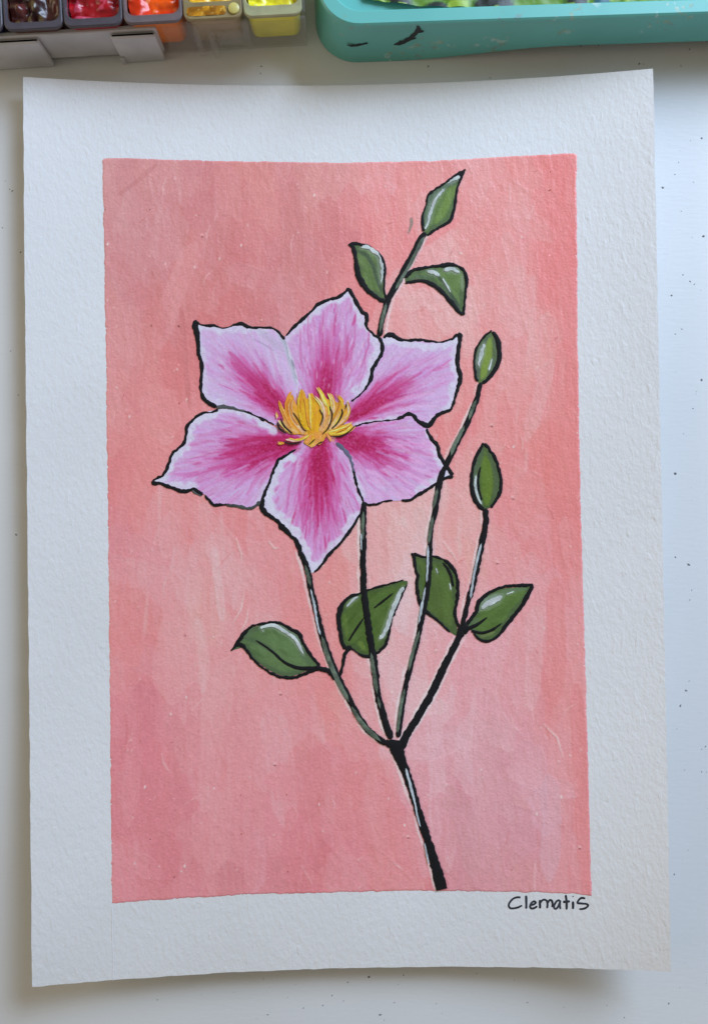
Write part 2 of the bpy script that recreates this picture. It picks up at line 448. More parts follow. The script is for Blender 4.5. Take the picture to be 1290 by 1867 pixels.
def build_ground():
    cv = Canvas(160, 255, 1105, 1675, (210, 143, 146))
    r = R0(11)
    # smooth underpainting
    ys = np.arange(0, cv.H, 12); xs = np.arange(0, cv.W, 12)
    lo = np.array([[bg_col(x+cv.x0, y+cv.y0) for x in xs] for y in ys])
    gx, gy = cv.grid()
    fx = np.clip((gx-cv.x0)/12, 0, len(xs)-1.001); fy = np.clip((gy-cv.y0)/12, 0, len(ys)-1.001)
    xi, yi = fx.astype(int), fy.astype(int); fx = (fx-xi)[..., None]; fy = (fy-yi)[..., None]
    cv.c[:] = (lo[yi, xi]*(1-fx)+lo[yi, xi+1]*fx)*(1-fy)+(lo[yi+1, xi]*(1-fx)+lo[yi+1, xi+1]*fx)*fy
    # broad flat-brush strokes, mostly pulled downwards
    for k in range(900):
        x, y = r.uniform(175, 1090), r.uniform(270, 1660)
        L = r.uniform(80, 240); w = r.uniform(24, 72)
        an = r.normal(0, 0.10 if y > 900 else 0.22)
        if r.rand() < 0.18: an = r.normal(0.8, 0.6); L *= 0.6
        dx, dy = math.sin(an)*L/2, math.cos(an)*L/2
        bend = r.normal(0, 5)
        c = bg_col(x, y, 42)+r.normal(0, 5.5)*np.array([0.6, 1.25, 1.25])+r.normal(0, 1.5, 3)
        cv.stroke([(x-dx, y-dy), (x+bend, y), (x+dx, y+dy)], w, c, r.uniform(0.3, 0.7), 2.0, 0.6, k, (0.08, 0.2), 1.0, 0.22)
    # thinner accents: pale and deep streaks
    for k in range(200):
        x, y = r.uniform(185, 1075), r.uniform(285, 1640)
        L = r.uniform(25, 130); w = r.uniform(2, 9); an = r.normal(0, 0.14)
        dx, dy = math.sin(an)*L/2, math.cos(an)*L/2
        base = bg_col(x, y, 42)
        t = r.rand()
        c = base+(np.array([8, 22, 22]) if t < 0.55 else np.array([-5, -14, -12]))*r.uniform(0.4, 1.0)
        cv.stroke([(x-dx, y-dy), (x+r.normal(0, 2), y), (x+dx, y+dy)], w, c, r.uniform(0.3, 0.7), 1.2, 0.8, k+31, (0.3, 0.5), 0.8, 0.5)
    # broad patches laid side by side, pale next to deep, in mixed directions
    for k in range(95):
        x, y = r.uniform(190, 1070), r.uniform(290, 1640)
        L = r.uniform(70, 170); w = r.uniform(34, 70); an = r.normal(0, 0.25) if r.rand() < 0.65 else r.normal(0.9, 0.5)
        dx, dy = math.sin(an)*L/2, math.cos(an)*L/2
        c = bg_col(x, y, 36)+(np.array([5, 15, 16]) if r.rand() < 0.55 else np.array([-3, -9, -8]))*r.uniform(0.4, 1.0)
        cv.stroke([(x-dx, y-dy), (x+r.normal(0, 10), y+r.normal(0, 6)), (x+dx, y+dy)], w, c, r.uniform(0.35, 0.6), 2.5, 0.35, k+91, (0.06, 0.25), 1.6, 0.14)
    # half-dry drags over the ground: visible bristle lines and lifted edges
    for k in range(110):
        x, y = r.uniform(190, 1070), r.uniform(290, 1640)
        L = r.uniform(70, 240); w = r.uniform(14, 44); an = r.normal(0, 0.12) if y > 600 else r.normal(0.1, 0.4)
        dx, dy = math.sin(an)*L/2, math.cos(an)*L/2
        c = bg_col(x, y, 36)+r.choice([-1, 1])*np.array([5, 13, 13])*r.uniform(0.4, 1.0)
        cv.stroke([(x-dx, y-dy), (x+r.normal(0, 8), y), (x+dx, y+dy)], w, c, r.uniform(0.3, 0.6), 1.2, 0.9, k+57, (0.05, 0.3), 1.6, 0.42)
    # named passages of the ground
    def S(p, w, c, a=0.6, **k):
        c = (c[0]-4, c[1]+3, max(c[2], c[1]+6)+4); cv.stroke(p, w, c, a, 2.0, 0.5, int(p[0][0]), (0.1, 0.25), 1.3, **k)
    S([(1025, 285), (1028, 420), (1040, 640)], 46, (228, 132, 132), 0.5)
    S([(1040, 640), (1046, 800), (1050, 1000)], 22, (218, 128, 130), 0.55)
    S([(1012, 1060), (1015, 1200), (1010, 1280)], 34, (213, 133, 138), 0.7)
    S([(1050, 1250), (1060, 1450), (1068, 1630)], 26, (210, 128, 135), 0.7)
    S([(975, 1110), (972, 1200), (968, 1290)], 30, (214, 160, 170), 0.6)
    S([(1000, 1420), (1005, 1500), (1000, 1600)], 36, (202, 155, 172), 0.6)
    S([(390, 1000), (400, 1080), (405, 1130)], 16, (222, 180, 188), 0.6)
    S([(360, 1130), (372, 1200), (370, 1260)], 20, (219, 170, 178), 0.6)
    S([(320, 1310), (325, 1400), (322, 1470)], 34, (203, 124, 134), 0.45)
    S([(230, 1300), (232, 1340), (228, 1370)], 5, (200, 110, 120), 0.7)
    S([(410, 400), (400, 460), (395, 500)], 50, (206, 128, 132), 0.5)
    S([(530, 340), (535, 430), (530, 520)], 44, (205, 128, 132), 0.45)
    S([(330, 560), (338, 640), (345, 740)], 9, (198, 116, 112), 0.55)
    S([(215, 355), (250, 330), (285, 300)], 8, (196, 124, 130), 0.6)
    S([(875, 290), (835, 335), (815, 350)], 14, (226, 165, 165), 0.55)
    S([(760, 450), (800, 425), (833, 400)], 14, (224, 132, 130), 0.6)
    S([(800, 560), (770, 540), (740, 560)], 30, (224, 172, 170), 0.6)
    S([(700, 935), (700, 990), (705, 1040)], 12, (210, 150, 150), 0.5)
    S([(760, 930), (768, 950), (770, 975)], 30, (205, 172, 162), 0.55)
    S([(735, 1080), (728, 1110), (730, 1150)], 26, (216, 180, 192), 0.6)
    S([(1000, 660), (985, 720), (960, 800)], 26, (222, 165, 168), 0.5)
    S([(900, 1310), (890, 1400), (880, 1470)], 40, (205, 150, 162), 0.5)
    S([(820, 1440), (850, 1500), (860, 1590)], 44, (197, 141, 152), 0.5)
    # pale rim left uncovered beside stems, leaves and petals
    for st, ox in ((STEM_TOP, 9), (STEM_BUD1, -8), (STEM_BUD2, -8), (STEM_A, -9), (STEM_B, -8.5), (STEM_C, -9), (STEM_C, 9), (TRUNK, -11)):
        p = np.array(st)[:, :2]+np.array([ox, 0]); q = spline(p, 12)
        for i in range(len(q)-2):
            if r.rand() < 0.8:
                cv.stroke(q[i:i+3]+r.normal(0, 0.7, 2), r.uniform(3, 7), (224, 200, 208), r.uniform(0.3, 0.95), 1.5, 0, i, relief=2.0)
    # scratches and lifted ridges
    for k in range(110):
        x, y = r.uniform(200, 1060), r.uniform(300, 1625)
        L = r.uniform(6, 45); an = r.normal(0, 0.5)
        dx, dy = math.sin(an)*L/2, math.cos(an)*L/2
        t = r.rand()
        c = (228, 192, 197) if t < 0.5 else (184, 106, 112)
        cv.stroke([(x-dx, y-dy), (x+r.normal(0, 4), y), (x+dx, y+dy)], r.uniform(1.0, 2.2), c, r.uniform(0.25, 0.7), 1.0, 0, k, relief=3.0)
    for p in ([(444, 1085), (440, 1110), (425, 1135)], [(452, 1110), (450, 1130), (440, 1150)], [(805, 985), (825, 1010), (832, 1025)], [(640, 1085), (655, 1080), (668, 1074)],
              [(430, 980), (440, 1010), (441, 1025)], [(488, 985), (500, 1000), (508, 998)], [(990, 1320), (1015, 1345), (1025, 1380)]):
        cv.stroke(p, 2.6, (230, 190, 196), 0.85, 1.2, 0, 1, relief=4.0)
    # bare-paper flecks and tiny highlights painted in as pale dabs, and dark grit
    for k in range(190):
        x, y = r.uniform(195, 1062), r.uniform(295, 1628)
        cv.stroke([(x, y), (x+r.normal(0, 1.5), y+r.uniform(0.5, 5))], r.uniform(1.2, 3.2), (236, 214, 218), r.uniform(0.35, 0.95), 1.0, 0, k, relief=2.5)
    for k in range(70):
        x, y = r.uniform(195, 1062), r.uniform(295, 1628)
        cv.stroke([(x, y), (x+r.normal(0, 1.5), y+r.normal(0, 1.5))], r.uniform(1.0, 2.4), (140, 80, 88), r.uniform(0.3, 0.8), 1.0, 0, k, relief=2.0)
    for x, y in ((905, 1025), (933, 907), (895, 775), (743, 1525), (1055, 1545), (368, 429), (500, 1393), (510, 1264)):
        cv.stroke([(x-2, y-1), (x+2, y+1)], 5.0, (226, 172, 178), 0.9, 1.2, 0, 1, relief=4.0)
        cv.stroke([(x-1, y+2), (x+3, y+3)], 2.4, (130, 62, 70), 0.9, 1.0, 0, 1)
    # stray grey-green smudge beside the top twig
    cv.stroke([(749, 397), (750, 408), (744, 425)], 6, (120, 118, 112), 0.8, 2.0, 0, 1, (0.2, 1.0))
    # tooth of the paper seen in the colour
    n = vn(gx*0.33, gy*0.33, 2)*0.6+vn(gx*0.8, gy*0.8, 3)*0.4
    cv.c *= (1+0.055*(n-0.5))[..., None]
    n = vn(gx*0.30, gy*0.035, 6)
    cv.c += ((n-0.5)*4)[..., None]*np.array([0.5, 1.1, 1.1], np.float32)
    return cv
ground_cv = build_ground()

def interp(pts, t, ax):
    p = np.array(pts, float); return np.interp(t, p[:, ax], p[:, 1-ax])
G_L = [(187,288),(189,400),(194,700),(198,1000),(201,1300),(204,1648)]
G_R = [(1050,279),(1051,450),(1052,600),(1056,850),(1060,1000),(1068,1273),(1072.6,1452),(1078,1634)]
G_T = [(187,289),(200,287.5),(400,293.5),(620,296.5),(800,293),(900,287),(1000,281.5),(1050,279)]
G_B = [(203,1647.5),(294,1640),(446,1631),(640,1626),(760,1624),(900,1625.5),(990,1627),(1051,1630),(1077,1634)]
def ground_mesh():
    nx, ny = 520, 800
    s = np.linspace(0, 1, nx); t = np.linspace(0, 1, ny)
    r = R0(8)
    yt = interp(G_T, G_T[0][0]+s*(G_T[-1][0]-G_T[0][0]), 0); yb = interp(G_B, G_B[0][0]+s*(G_B[-1][0]-G_B[0][0]), 0)
    xl = np.interp(t, [(p[1]-288)/1360 for p in G_L], [p[0] for p in G_L])
    xr = np.interp(t, [(p[1]-279)/1355 for p in G_R], [p[0] for p in G_R])
    def rag(n, k, amp, f):
        a = (vn(np.arange(n)*f, np.zeros(n)+k*3.3, k)-0.5)*2*amp+(vn(np.arange(n)*f*3.1, np.zeros(n)+k, k+1)-0.5)*amp
        sp = vn(np.arange(n)*0.5, np.zeros(n)+k*9.1, k+2); a -= np.where(sp > 0.86, (sp-0.86)*22*amp/1.2, 0)
        return a
    yt = yt-rag(nx, 1, 0.8, 0.14); yb = yb+rag(nx, 5, 1.3, 0.16)
    xl = xl-rag(ny, 9, 1.1, 0.12); xr = xr+rag(ny, 12, 1.0, 0.12)
    # rounded tape corners
    for a, m in ((yt, 1),):
        a += m*5*np.clip(1-s*nx*1.7/7, 0, 1)**2; a += m*5*np.clip(1-(1-s)*nx*1.7/7, 0, 1)**2
    S, T = np.meshgrid(s, t)
    X = xl[:, None]*(1-S)+xr[:, None]*S
    Y = yt[None, :]*(1-T)+yb[None, :]*T
    H = 0.17+np.clip(0.055*ground_cv.sample(X, Y, ground_cv.h), -0.08, 0.09)
    H[0, :] = H[-1, :] = 0.02; H[:, 0] = H[:, -1] = 0.02
    col = alb(np.clip(ground_cv.sample(X, Y), 0, 255).reshape(-1, 3), Y)
    co = W(X.ravel(), Y.ravel(), H.ravel())
    i = np.arange(nx*ny).reshape(ny, nx)
    q = np.stack([i[1:, :-1], i[1:, 1:], i[:-1, 1:], i[:-1, :-1]], -1).reshape(-1, 4)
    o = mesh('painted_background', co, q, M_bg, painting, col)
    tag(o, 'salmon pink brushed paint rectangle inside the white paper border')
    return o
ground_mesh()

# ------------------------------------------------------------------ painting: petals
LAV, RIM, PVI, MAG, CRI = (198, 182, 228), (200, 205, 232), (197, 140, 202), (184, 54, 126), (168, 20, 86)
RAMP = np.array([LAV, (198, 164, 218), PVI, (194, 100, 172), MAG, CRI, (160, 14, 76)], float)
def pramp(m):
    m = np.clip(m, 0, 1)*(len(RAMP)-1)
    i = np.minimum(m.astype(int), len(RAMP)-2); f = (m-i)[..., None]
    return RAMP[i]*(1-f)+RAMP[i+1]*f
INK = (17, 18, 22); GREY = (74, 80, 84)

def petal(poly, base, tip, ext, angw, floor, rims, outlines, seed, label, extra=None, curve=0.0):
    P = spline(poly, 3.0, True)
    x0, y0 = P.min(0)-6; x1, y1 = P.max(0)+6
    cv = Canvas(x0, y0, x1, y1, LAV)
    gx, gy = cv.grid(); r = R0(seed)
    bx, by = base; ax = math.atan2(tip[1]-by, tip[0]-bx); L = math.hypot(tip[0]-bx, tip[1]-by)
    def mag(x, y):
        rr = np.hypot(x-bx, y-by)/L
        an = np.arctan2(y-by, x-bx)-ax; an = (an+np.pi) % (2*np.pi)-np.pi
        m = floor+(1.0-floor)*np.exp(-(np.abs(rr)/ext)**2.6)*np.exp(-(an/angw)**2*np.clip(rr*2.2, 0.2, 3))
        return m, rr, an
    m, rr, an = mag(gx, gy)
    st = vn(an*26+seed, rr*3.5, seed)-0.5; st2 = vn(an*60+seed, rr*7, seed+1)-0.5
    cv.c[:] = pramp(m+st*0.20*np.clip(m*2, 0.25, 1)+st2*0.10)
    n = 1000
    inside = []
    while len(inside) < n:
        x, y = r.uniform(x0, x1, 400), r.uniform(y0, y1, 400)
        k = in_poly(P, x, y); inside += list(zip(x[k], y[k]))
    for k, (x, y) in enumerate(inside[:n]):
        mm, ra, aa = mag(np.array(x), np.array(y))
        a = math.atan2(y-by, x-bx)+r.normal(0, 0.06)
        ln = r.uniform(10, 46)*(0.6 if ra < 0.3 else 1)
        mm = float(mm); mm = mm+r.normal(0, 0.10)+(r.uniform(0.1, 0.32) if r.rand() < 0.16 and mm > 0.16 else 0)-(r.uniform(0.1, 0.3) if r.rand() < 0.10 and mm > 0.5 else 0)
        dx, dy = math.cos(a)*ln/2, math.sin(a)*ln/2
        c = pramp(np.array(mm))+r.normal(0, 4, 3)
        cv.stroke([(x-dx, y-dy), (x+r.normal(0, 0.8), y+r.normal(0, 0.8)), (x+dx, y+dy)], r.uniform(1.2, 5.0), c, r.uniform(0.3, 0.8), 1.1, 0.5, k+seed*13, (0.3, 0.5), 1.0, 0.7)
    # dry pencil grain where the deep pink is rubbed over the tooth
    g = vn(gx*0.42, gy*0.42, seed+2)*0.65+vn(gx*0.9, gy*0.9, seed+3)*0.35
    f = np.clip((m-0.25)*1.6, 0, 1)*np.clip((g-0.50)*4.5, 0, 1)*0.42
    cv.c[:] = cv.c*(1-f[..., None])+np.array((204, 120, 180))*f[..., None]
    f = np.clip((m-0.4)*2, 0, 1)*np.clip((0.42-g)*5, 0, 1)*0.45
    cv.c[:] = cv.c*(1-f[..., None])+np.array((146, 14, 74))*f[..., None]
    # pale rim
    for pts, rw, al in rims:
        q = spline(pts, 3)
        d = poly_dist(q, gx, gy, closed=False)
        lim = rw*(0.22+0.85*vn(gx*0.11+seed, gy*0.11, seed+4))
        a = np.clip((lim-d)/4.5+0.5, 0, 1)*al*(0.72+0.4*vn(gx*0.3, gy*0.3, seed+7))
        a = np.clip(a, 0, 1)
        rc = np.array(RIM)+((vn(gx*0.15, gy*0.15, seed+5)-0.5)*12)[..., None]
        cv.c[:] = cv.c*(1-a[..., None])+rc*a[..., None]
    if extra: extra(cv, r)
    o = film('petal', P, cv, 0.30, painting, 2.0, relief=0.02)
    tag(o, label)
    for ol in outlines:
        col = ol[0] if isinstance(ol[0], tuple) and len(ol[0]) == 3 and isinstance(ol, list) and isinstance(ol[1], list) else None
        pts = ol[1] if col else ol
        ribbon('outline', [(x, y, w*0.9) for x, y, w in pts], col or INK, 0.39, o, 0.06, 1.25)
    return o

def ex_A(cv, r):
    for p in ([(508, 606), (523, 629), (528, 650), (537, 674), (542, 700)],):
        cv.stroke(p, 13, (172, 182, 206), 0.85, 3, 0.3, 3, (0.2, 0.2)); cv.stroke(p, 5, (150, 160, 180), 0.6, 2, 0.4, 4)
    cv.stroke([(470, 603), (490, 615), (515, 640)], 14, (178, 172, 205), 0.55, 3, 0.5, 5)
    cv.stroke([(461, 618), (478, 626), (500, 640)], 3, (150, 140, 178), 0.6, 1.5, 0.4, 5)
    cv.stroke([(362, 610), (364, 630), (366, 660)], 7, (186, 192, 214), 0.6, 2, 0.4, 6)
    for p in ([(418, 642), (450, 675), (490, 715)], [(422, 662), (455, 690), (500, 735)], [(450, 690), (480, 715), (515, 745)]):
        cv.stroke(p, 9, MAG, 0.55, 2, 0.6, int(p[0][0]), (0.15, 0.4))
A_poly = [(353,586),(369,592),(389,593),(409,598),(429,592),(441,590.5),(456,597),(476,597),(496,598),(508,604),(519,618),(523,629),(527,649),(535,671),(543,689),(542,711),(536,735),(528,760),(505,776),(471,760),(444,749),(419,743),(395,741),(379,733),(369,723),(365.5,708),(368,684),(366.7,661),(362,649),(361,629),(358,612)]
B_poly = [(519.5,615),(536,595),(556,578),(581,553),(600.5,544.7),(620,539),(636.8,526),(645,542),(656,564),(669,579.5),(667.5,595),(678.6,609),(692.6,620),(696.8,637),(690,653.5),(678.6,673),(674,692.6),(662,712),(640,732),(620,750),(585,762),(550,745),(541,715),(537.7,679),(527,651),(521,626)]
C_poly = [(692.6,622),(701,612),(712,611),(729,620),(751,620),(768,620),(796,624),(823.7,618.6),(836,607),(838,620),(835,645),(833.5,667.5),(838,690),(832,712),(826.5,731.6),(821,747),(796,758),(779,776),(762,768),(745.6,755),(723,764),(692.6,768),(648,776),(622,770),(628,745),(640,731),(662,712),(674,692.6),(678.6,673),(690,653.5),(696.8,637)]
D_poly = [(610,806),(622,778),(648,776),(692.6,768),(723,764),(745.6,755),(762,768),(779,778),(783,795),(796,812),(801.7,831),(812,846),(819,857),(825,868),(813.5,871),(793,883),(769,898),(746,912),(731,912.5),(710,914),(690,917),(672,921),(663,915.5),(651.5,889),(644,859.5),(637,833),(622,815)]
E_poly = [(548,816),(560,800),(590,798),(608,806),(622,816),(637,833),(644,859.5),(651.5,889),(663,915.5),(660,933),(651.5,945),(637,968.5),(619,992),(598,1013),(586.7,1030),(571,1044),(562,1040),(551,1022),(546,998),(537,983),(522,968),(507,951),(489.5,939),(478,924),(479,904),(489.5,877),(497,857),(507,839),(525,828.6)]
F_poly = [(277,878),(297,866),(307,849),(313,829),(334.5,809),(340.6,779.5),(352,764.7),(372,752),(396.5,747),(414,744),(448.6,749),(471,761),(491,773),(520,788),(548,795),(552,812),(530,824),(508,837),(499.5,849),(491,879),(479,904),(474,919),(453.5,926),(434,923),(414,920),(394,921),(379,908.6),(369,898.7),(352,892.5),(334.4,896),(314.6,888.7),(292,881)]

petal(A_poly, (535, 768), (378, 610), 0.64, 0.36, 0.02,
  [([(360,592),(400,600),(441,596),(480,602)], 12, 0.75), ([(361,600),(364,640),(370,690),(372,720),(400,738)], 12, 0.6)],
  [[(357,583,9),(356,596,12),(360,612,11),(362,630,8),(363,649,7),(367.5,662,7),(368,684,6),(366,708,6),(370,724,7),(380,734,8),(396,742,8)],
   [GREY, [(394,742,7),(412,742,8),(428,745,6),(446,750,4)]], [(444,749,3.5),(471,760,3),(500,774,3.5)],
   [(354,586,6),(369,592,4),(389,593.5,6),(405,598,3),(418,596,3),(429,592,5),(441,590.5,6.5),(456,597,6.5),(476,597,5.5),(496,598,4),(508,605,5),(519,619,4)]],
  21, 'upper left petal, pale lavender with a magenta streak', ex_A)
def ex_B(cv, r):
    for k in range(16):
        x = 552+k*8+r.normal(0, 2); y = r.uniform(560, 640)
        cv.stroke([(x, y), (x-1, y+40), (x-2+(590-x)*0.15, y+80)], r.uniform(2, 4), pramp(np.array(r.uniform(0.35, 0.68))), 0.5, 1.2, 0.4, k, (0.3, 0.5))
    for x, y, q in ((612, 572, 40), (600, 640, 80), (612, 650, 90), (634, 610, 60), (588, 620, 100), (580, 660, 60), (622, 660, 70)):
        cv.stroke([(x, y), (x-2, y+q/2), (x-4, y+q)], 5, MAG, 0.5, 1.6, 0.5, x, (0.3, 0.5))
    cv.stroke([(521, 626), (528, 655), (538, 690), (541, 715)], 11, (196, 204, 226), 0.9, 2.5, 0.2, 3)
    cv.stroke([(531, 655), (537, 672)], 3, (110, 116, 140), 0.8, 1.2, 0, 3)
    for k in range(26):
        x, y = r.uniform(545, 665), r.uniform(580, 700)
        cv.stroke([(x, y), (x-1, y+r.uniform(4, 16))], 1.8, (224, 208, 238), 0.6, 1, 0, k)
petal(B_poly, (584, 775), (612, 540), 0.58, 0.30, 0.17,
  [([(540,597),(585,557),(622,545),(637,533),(652,566),(664,590),(686,620),(692,640),(683,660),(668,690),(650,715)], 12, 0.9), ([(522,620),(530,604)], 10, 0.6)],
  [[(521,612,4),(536,596,5.5),(556,578,6),(570,565,4),(581,554,7),(600,546,6.5),(620,540,6.5),(637,525,5)],
   [(636,526,7),(645,543,8.5),(656,564,8),(668,577,9),(667.5,594,6),(679,608,5),(692.6,620,7),(697,637,7),(691,652,8),(680,671,9),(675,692,7),(662,713,4.5),(640,732,3)],],
  22, 'top petal, lavender pink with upright magenta streaks', ex_B)
petal(C_poly, (625, 768), (812, 660), 0.63, 0.32, 0.12,
  [([(705,620),(750,628),(800,632),(830,620)], 11, 0.85), ([(832,625),(829,665),(832,690),(822,730),(815,745)], 12, 0.85), ([(648,775),(690,768),(725,762)], 7, 0.8), ([(779,770),(790,760)], 10, 0.5)],
  [[(698,616,5),(706,611,9),(714,611,10),(729,619,9),(740,620.5,5),(751,620,6),(768,620,5.5),(782,622,5),(796,624,3.5),(812,621,3.5),(826,616,5),(835,609,8)],
   [(836,606,9),(838.5,617,9),(836,632,9),(834,650,9),(834,667,9),(838.5,688,10),(833,711,7),(827,732,6),(822,746,5)],
   [(824,742,5),(818,748,6),(796,758,7),(788,768,8),(779,776,10),(762,768,9),(752,757,8),(743,755,7),(733,760,7),(723,765,6)],
   [(724,764,3),(692,768,3),(668,771,3),(646,777,4)]],
  23, 'upper right petal, violet pink with a wide pale rim',
  lambda cv, r: [cv.stroke(p, 7, c, 0.5, 2, 0.5, i, (0.2, 0.5)) for i, (p, c) in enumerate((([(650, 752), (700, 720), (768, 680)], MAG), ([(650, 740), (690, 700), (745, 668)], (196, 80, 150)), ([(660, 765), (720, 735), (770, 715)], (200, 110, 180)), ([(690, 745), (740, 725), (800, 715)], (214, 178, 226)), ([(700, 755), (750, 742), (790, 740)], (212, 180, 228))))])
petal(D_poly, (606, 790), (818, 866), 0.57, 0.40, 0.14,
  [([(781,790),(793,815),(800,838),(815,862)], 10, 0.9), ([(818,866),(790,878),(762,893)], 12, 0.85), ([(636,836),(646,868),(660,905)], 7, 0.75)],
  [[(777,781,5),(783,795,6),(796,812,8),(801,830,8),(811,846,8),(819,858,9),(825,867,10)],
   [(826,869,10),(813.5,871,7),(793,883,6),(769,898,7),(746,912,6),(731,912,4)],
   [(716,913,3.5),(700,914,4),(690,917,5),(672,921,5),(663,915,4)]],
  24, 'lower right petal, crimson at the centre and pointed at the stem',
  lambda cv, r: [cv.stroke([(x, y), (x+14, y+6), (x+28, y+13)], 6, (212, 168, 222), 0.55, 1.5, 0.4, i, (0.2, 0.4)) for i, (x, y) in enumerate(zip(r.uniform(665, 770, 34), r.uniform(800, 900, 34)))])
petal(E_poly, (585, 785), (578, 1040), 0.68, 0.34, 0.15,
  [([(530,832),(512,842),(500,866),(488,900),(486,922),(510,945),(535,972),(550,998),(558,1025),(572,1040)], 15, 0.95), ([(575,1036),(600,1005),(630,970),(652,938)], 13, 0.8), ([(640,850),(650,890),(660,918)], 7, 0.6)],
  [[(540,819,3),(525,828,4),(509,838,6),(499,856,6),(491,878,5),(481,903,7),(477,920,11),(480,930,11),(490,940,8),(507,952,8),(513,960,11),(522,968,10),(530,978,7),(540,985,8),(546,998,8),(549,1014,8),(555,1028,9),(563,1041,8)],
   [(572,1044,4),(586,1030,5),(598,1013,7),(606,1004,6),(619,992,6),(637,968,6),(651,946,5),(661,928,5),(662,914,6)],
   [(88,92,120), [(612,808,5),(622,815,8),(634,828,8),(640,842,6),(645,860,5)]], [(644,858,4),(651,888,5),(663,915,6)],
   [(536,984,3),(541,996,4),(546,1010,4)]],
  25, 'bottom petal, magenta streaks and a broad white rim',
  lambda cv, r: [cv.stroke(p, 6, c, 0.6, 1.6, 0.5, i, (0.2, 0.5)) for i, (p, c) in enumerate((([(572, 820), (576, 880), (580, 960)], CRI), ([(590, 815), (588, 870), (586, 940)], (176, 30, 100)), ([(540, 840), (526, 890), (522, 935)], (192, 84, 160)), ([(556, 830), (545, 900), (552, 960)], (188, 70, 145)), ([(612, 830), (618, 880), (612, 940)], (194, 90, 165)), ([(600, 820), (602, 880), (598, 950)], (190, 74, 150))))])
petal(F_poly, (552, 800), (300, 870), 0.60, 0.37, 0.14,
  [([(285,876),(305,862),(316,836),(340,810),(346,782),(358,766),(385,754),(420,748),(455,756),(500,782)], 12, 0.92), ([(285,877),(320,885),(355,887)], 11, 0.85), ([(470,915),(484,885)], 6, 0.6)],
  [[(278,876,5),(290,870,5),(298,865,5),(307,849,6),(313,830,5),(322,820,5),(334,810,7),(339,795,6),(340.6,780,8),(352,765,7),(371,753,5),(385,752,3),(398,746,5)],
   [(450,750,3),(471,761,3),(482,768,4)],
   [(276,878,11),(284,881,9),(292,881,7),(314,889,8),(334,896,9),(352,892,6),(362,898,8),(370,902,6)], [GREY, [(350,893,4),(358,900,3.5),(368,904,3)]],
   [(374,902,4),(379,910,6),(387,918,6),(394,921,7),(414,920,5)], [(62,68,70), [(412,920,5),(434,923,6),(454,927,7),(466,922,7),(475,914,7)]]],
  26, 'lower left petal, long point with thick black lower edge',
  lambda cv, r: [cv.stroke(p, 8, c, 0.55, 2, 0.6, i, (0.2, 0.5)) for i, (p, c) in enumerate((([(530, 800), (470, 800), (410, 812)], CRI), ([(520, 812), (460, 820), (400, 830)], (176, 30, 100)), ([(510, 822), (450, 840), (380, 855)], (190, 70, 145)), ([(440, 775), (400, 788), (360, 794)], (198, 110, 180)), ([(380, 862), (340, 866), (318, 864)], (196, 110, 180)), ([(500, 840), (470, 870), (450, 900)], (196, 100, 168))))])

# ------------------------------------------------------------------ painting: stems
SGR = (80, 94, 86)
def stem(pts, label, greens=(), whites=(), col=INK, h=0.46, ends=(1, 1)):
    o = ribbon('stem', [(x, y, w*0.85) for x, y, w in pts], col, h, painting, 0.09, 1.1, ends=ends)
    tag(o, label)
    for g in greens: ribbon('green_streak', g, SGR, h+0.10, o, 0.03, 0.5, ends=(2, 2), mat=M_gou, var=0.25)
    for g in whites: ribbon('highlight', [(x, y, w*0.85) for x, y, w in g], (158, 172, 188), h+0.15, o, 0.03, 0.8, ends=(2, 2), mat=M_gou, var=0.12)
    return o
def off(st, i0, i1, dx, w):
    return [(x+dx, y, w) for x, y, _ in st[i0:i1]]
stem(STEM_TOP, 'twig above the flower between the two upper leaves', [[(774,430,7),(762,452,7),(748,480,6),(733,506,6),(720,528,6)], [(704,552,6),(697,580,6),(692,606,7)]])
stem(STEM_BUD1, 'long slender stem rising to the upper bud',
     [[(868,728,5),(862,742,6),(854,766,6)], [(846,776,5),(836,796,7),(826,816,7),(821,832,5)], [(797,890,5),(792,914,6),(789,928,6)], [(789,940,6),(784,966,6),(781,992,6)], [(764,1150,5),(752,1190,5),(744,1225,5)], [(737,1255,6),(730,1290,6),(724,1336,5)]],
     [[(780,994,4),(779,1030,5),(777,1062,4)], [(775,1070,4),(769,1102,5),(762,1138,4)]])
stem(STEM_BUD2, 'short straight stem below the lower bud', (), [[(877,990,4),(869,1021,6),(863,1051,5),(857,1092,4)]])
stem(STEM_A, 'left branch curving from the bottom petal to the fork',
     [[(556,1030,5),(563,1056,6),(566,1070,5)], [(586,1160,6),(600,1205,8),(618,1246,8),(636,1280,7)], [(640,1288,6),(662,1322,8),(694,1352,9)]],
     [[(566,1074,4),(573,1104,5),(578,1134,4),(584,1158,4)]])
stem(STEM_B, 'middle branch running straight down to the fork',
     [[(662,932,5),(661,960,6),(661,985,4)], [(676,1190,5),(681,1225,7),(687,1265,7)], [(688,1270,5),(693,1292,5)]],
     [[(658,972,2.5),(658,990,3),(659,1004,2)]])
stem(STEM_C, 'right branch from the leaf joint down to the fork')
stem(TRUNK, 'main stem running to the bottom edge of the pink ground', (),
     [[(739,1400,4),(746,1426,5),(754,1456,4.5),(760,1486,4),(766,1508,3)], [(773,1536,2.5),(777,1556,4),(781,1576,3)]], ends=(1, 0))
joint = stem([(700,1352,10),(714,1357,22),(728,1360,26),(740,1350,14)], 'black joint where the four branches meet')
stem([(834,1154,10),(845,1147,22),(856,1143,12)], 'small black joint where two leaves meet')
stem([(574,1216,8),(590,1221,11),(602,1226,12),(613,1240,12)], 'short stalk of the lower left leaf')
stem([(640,1178,11),(634,1184,10),(627,1198,7),(624,1217,6),(619,1233,9)], 'short crooked stalk of the middle leaf')
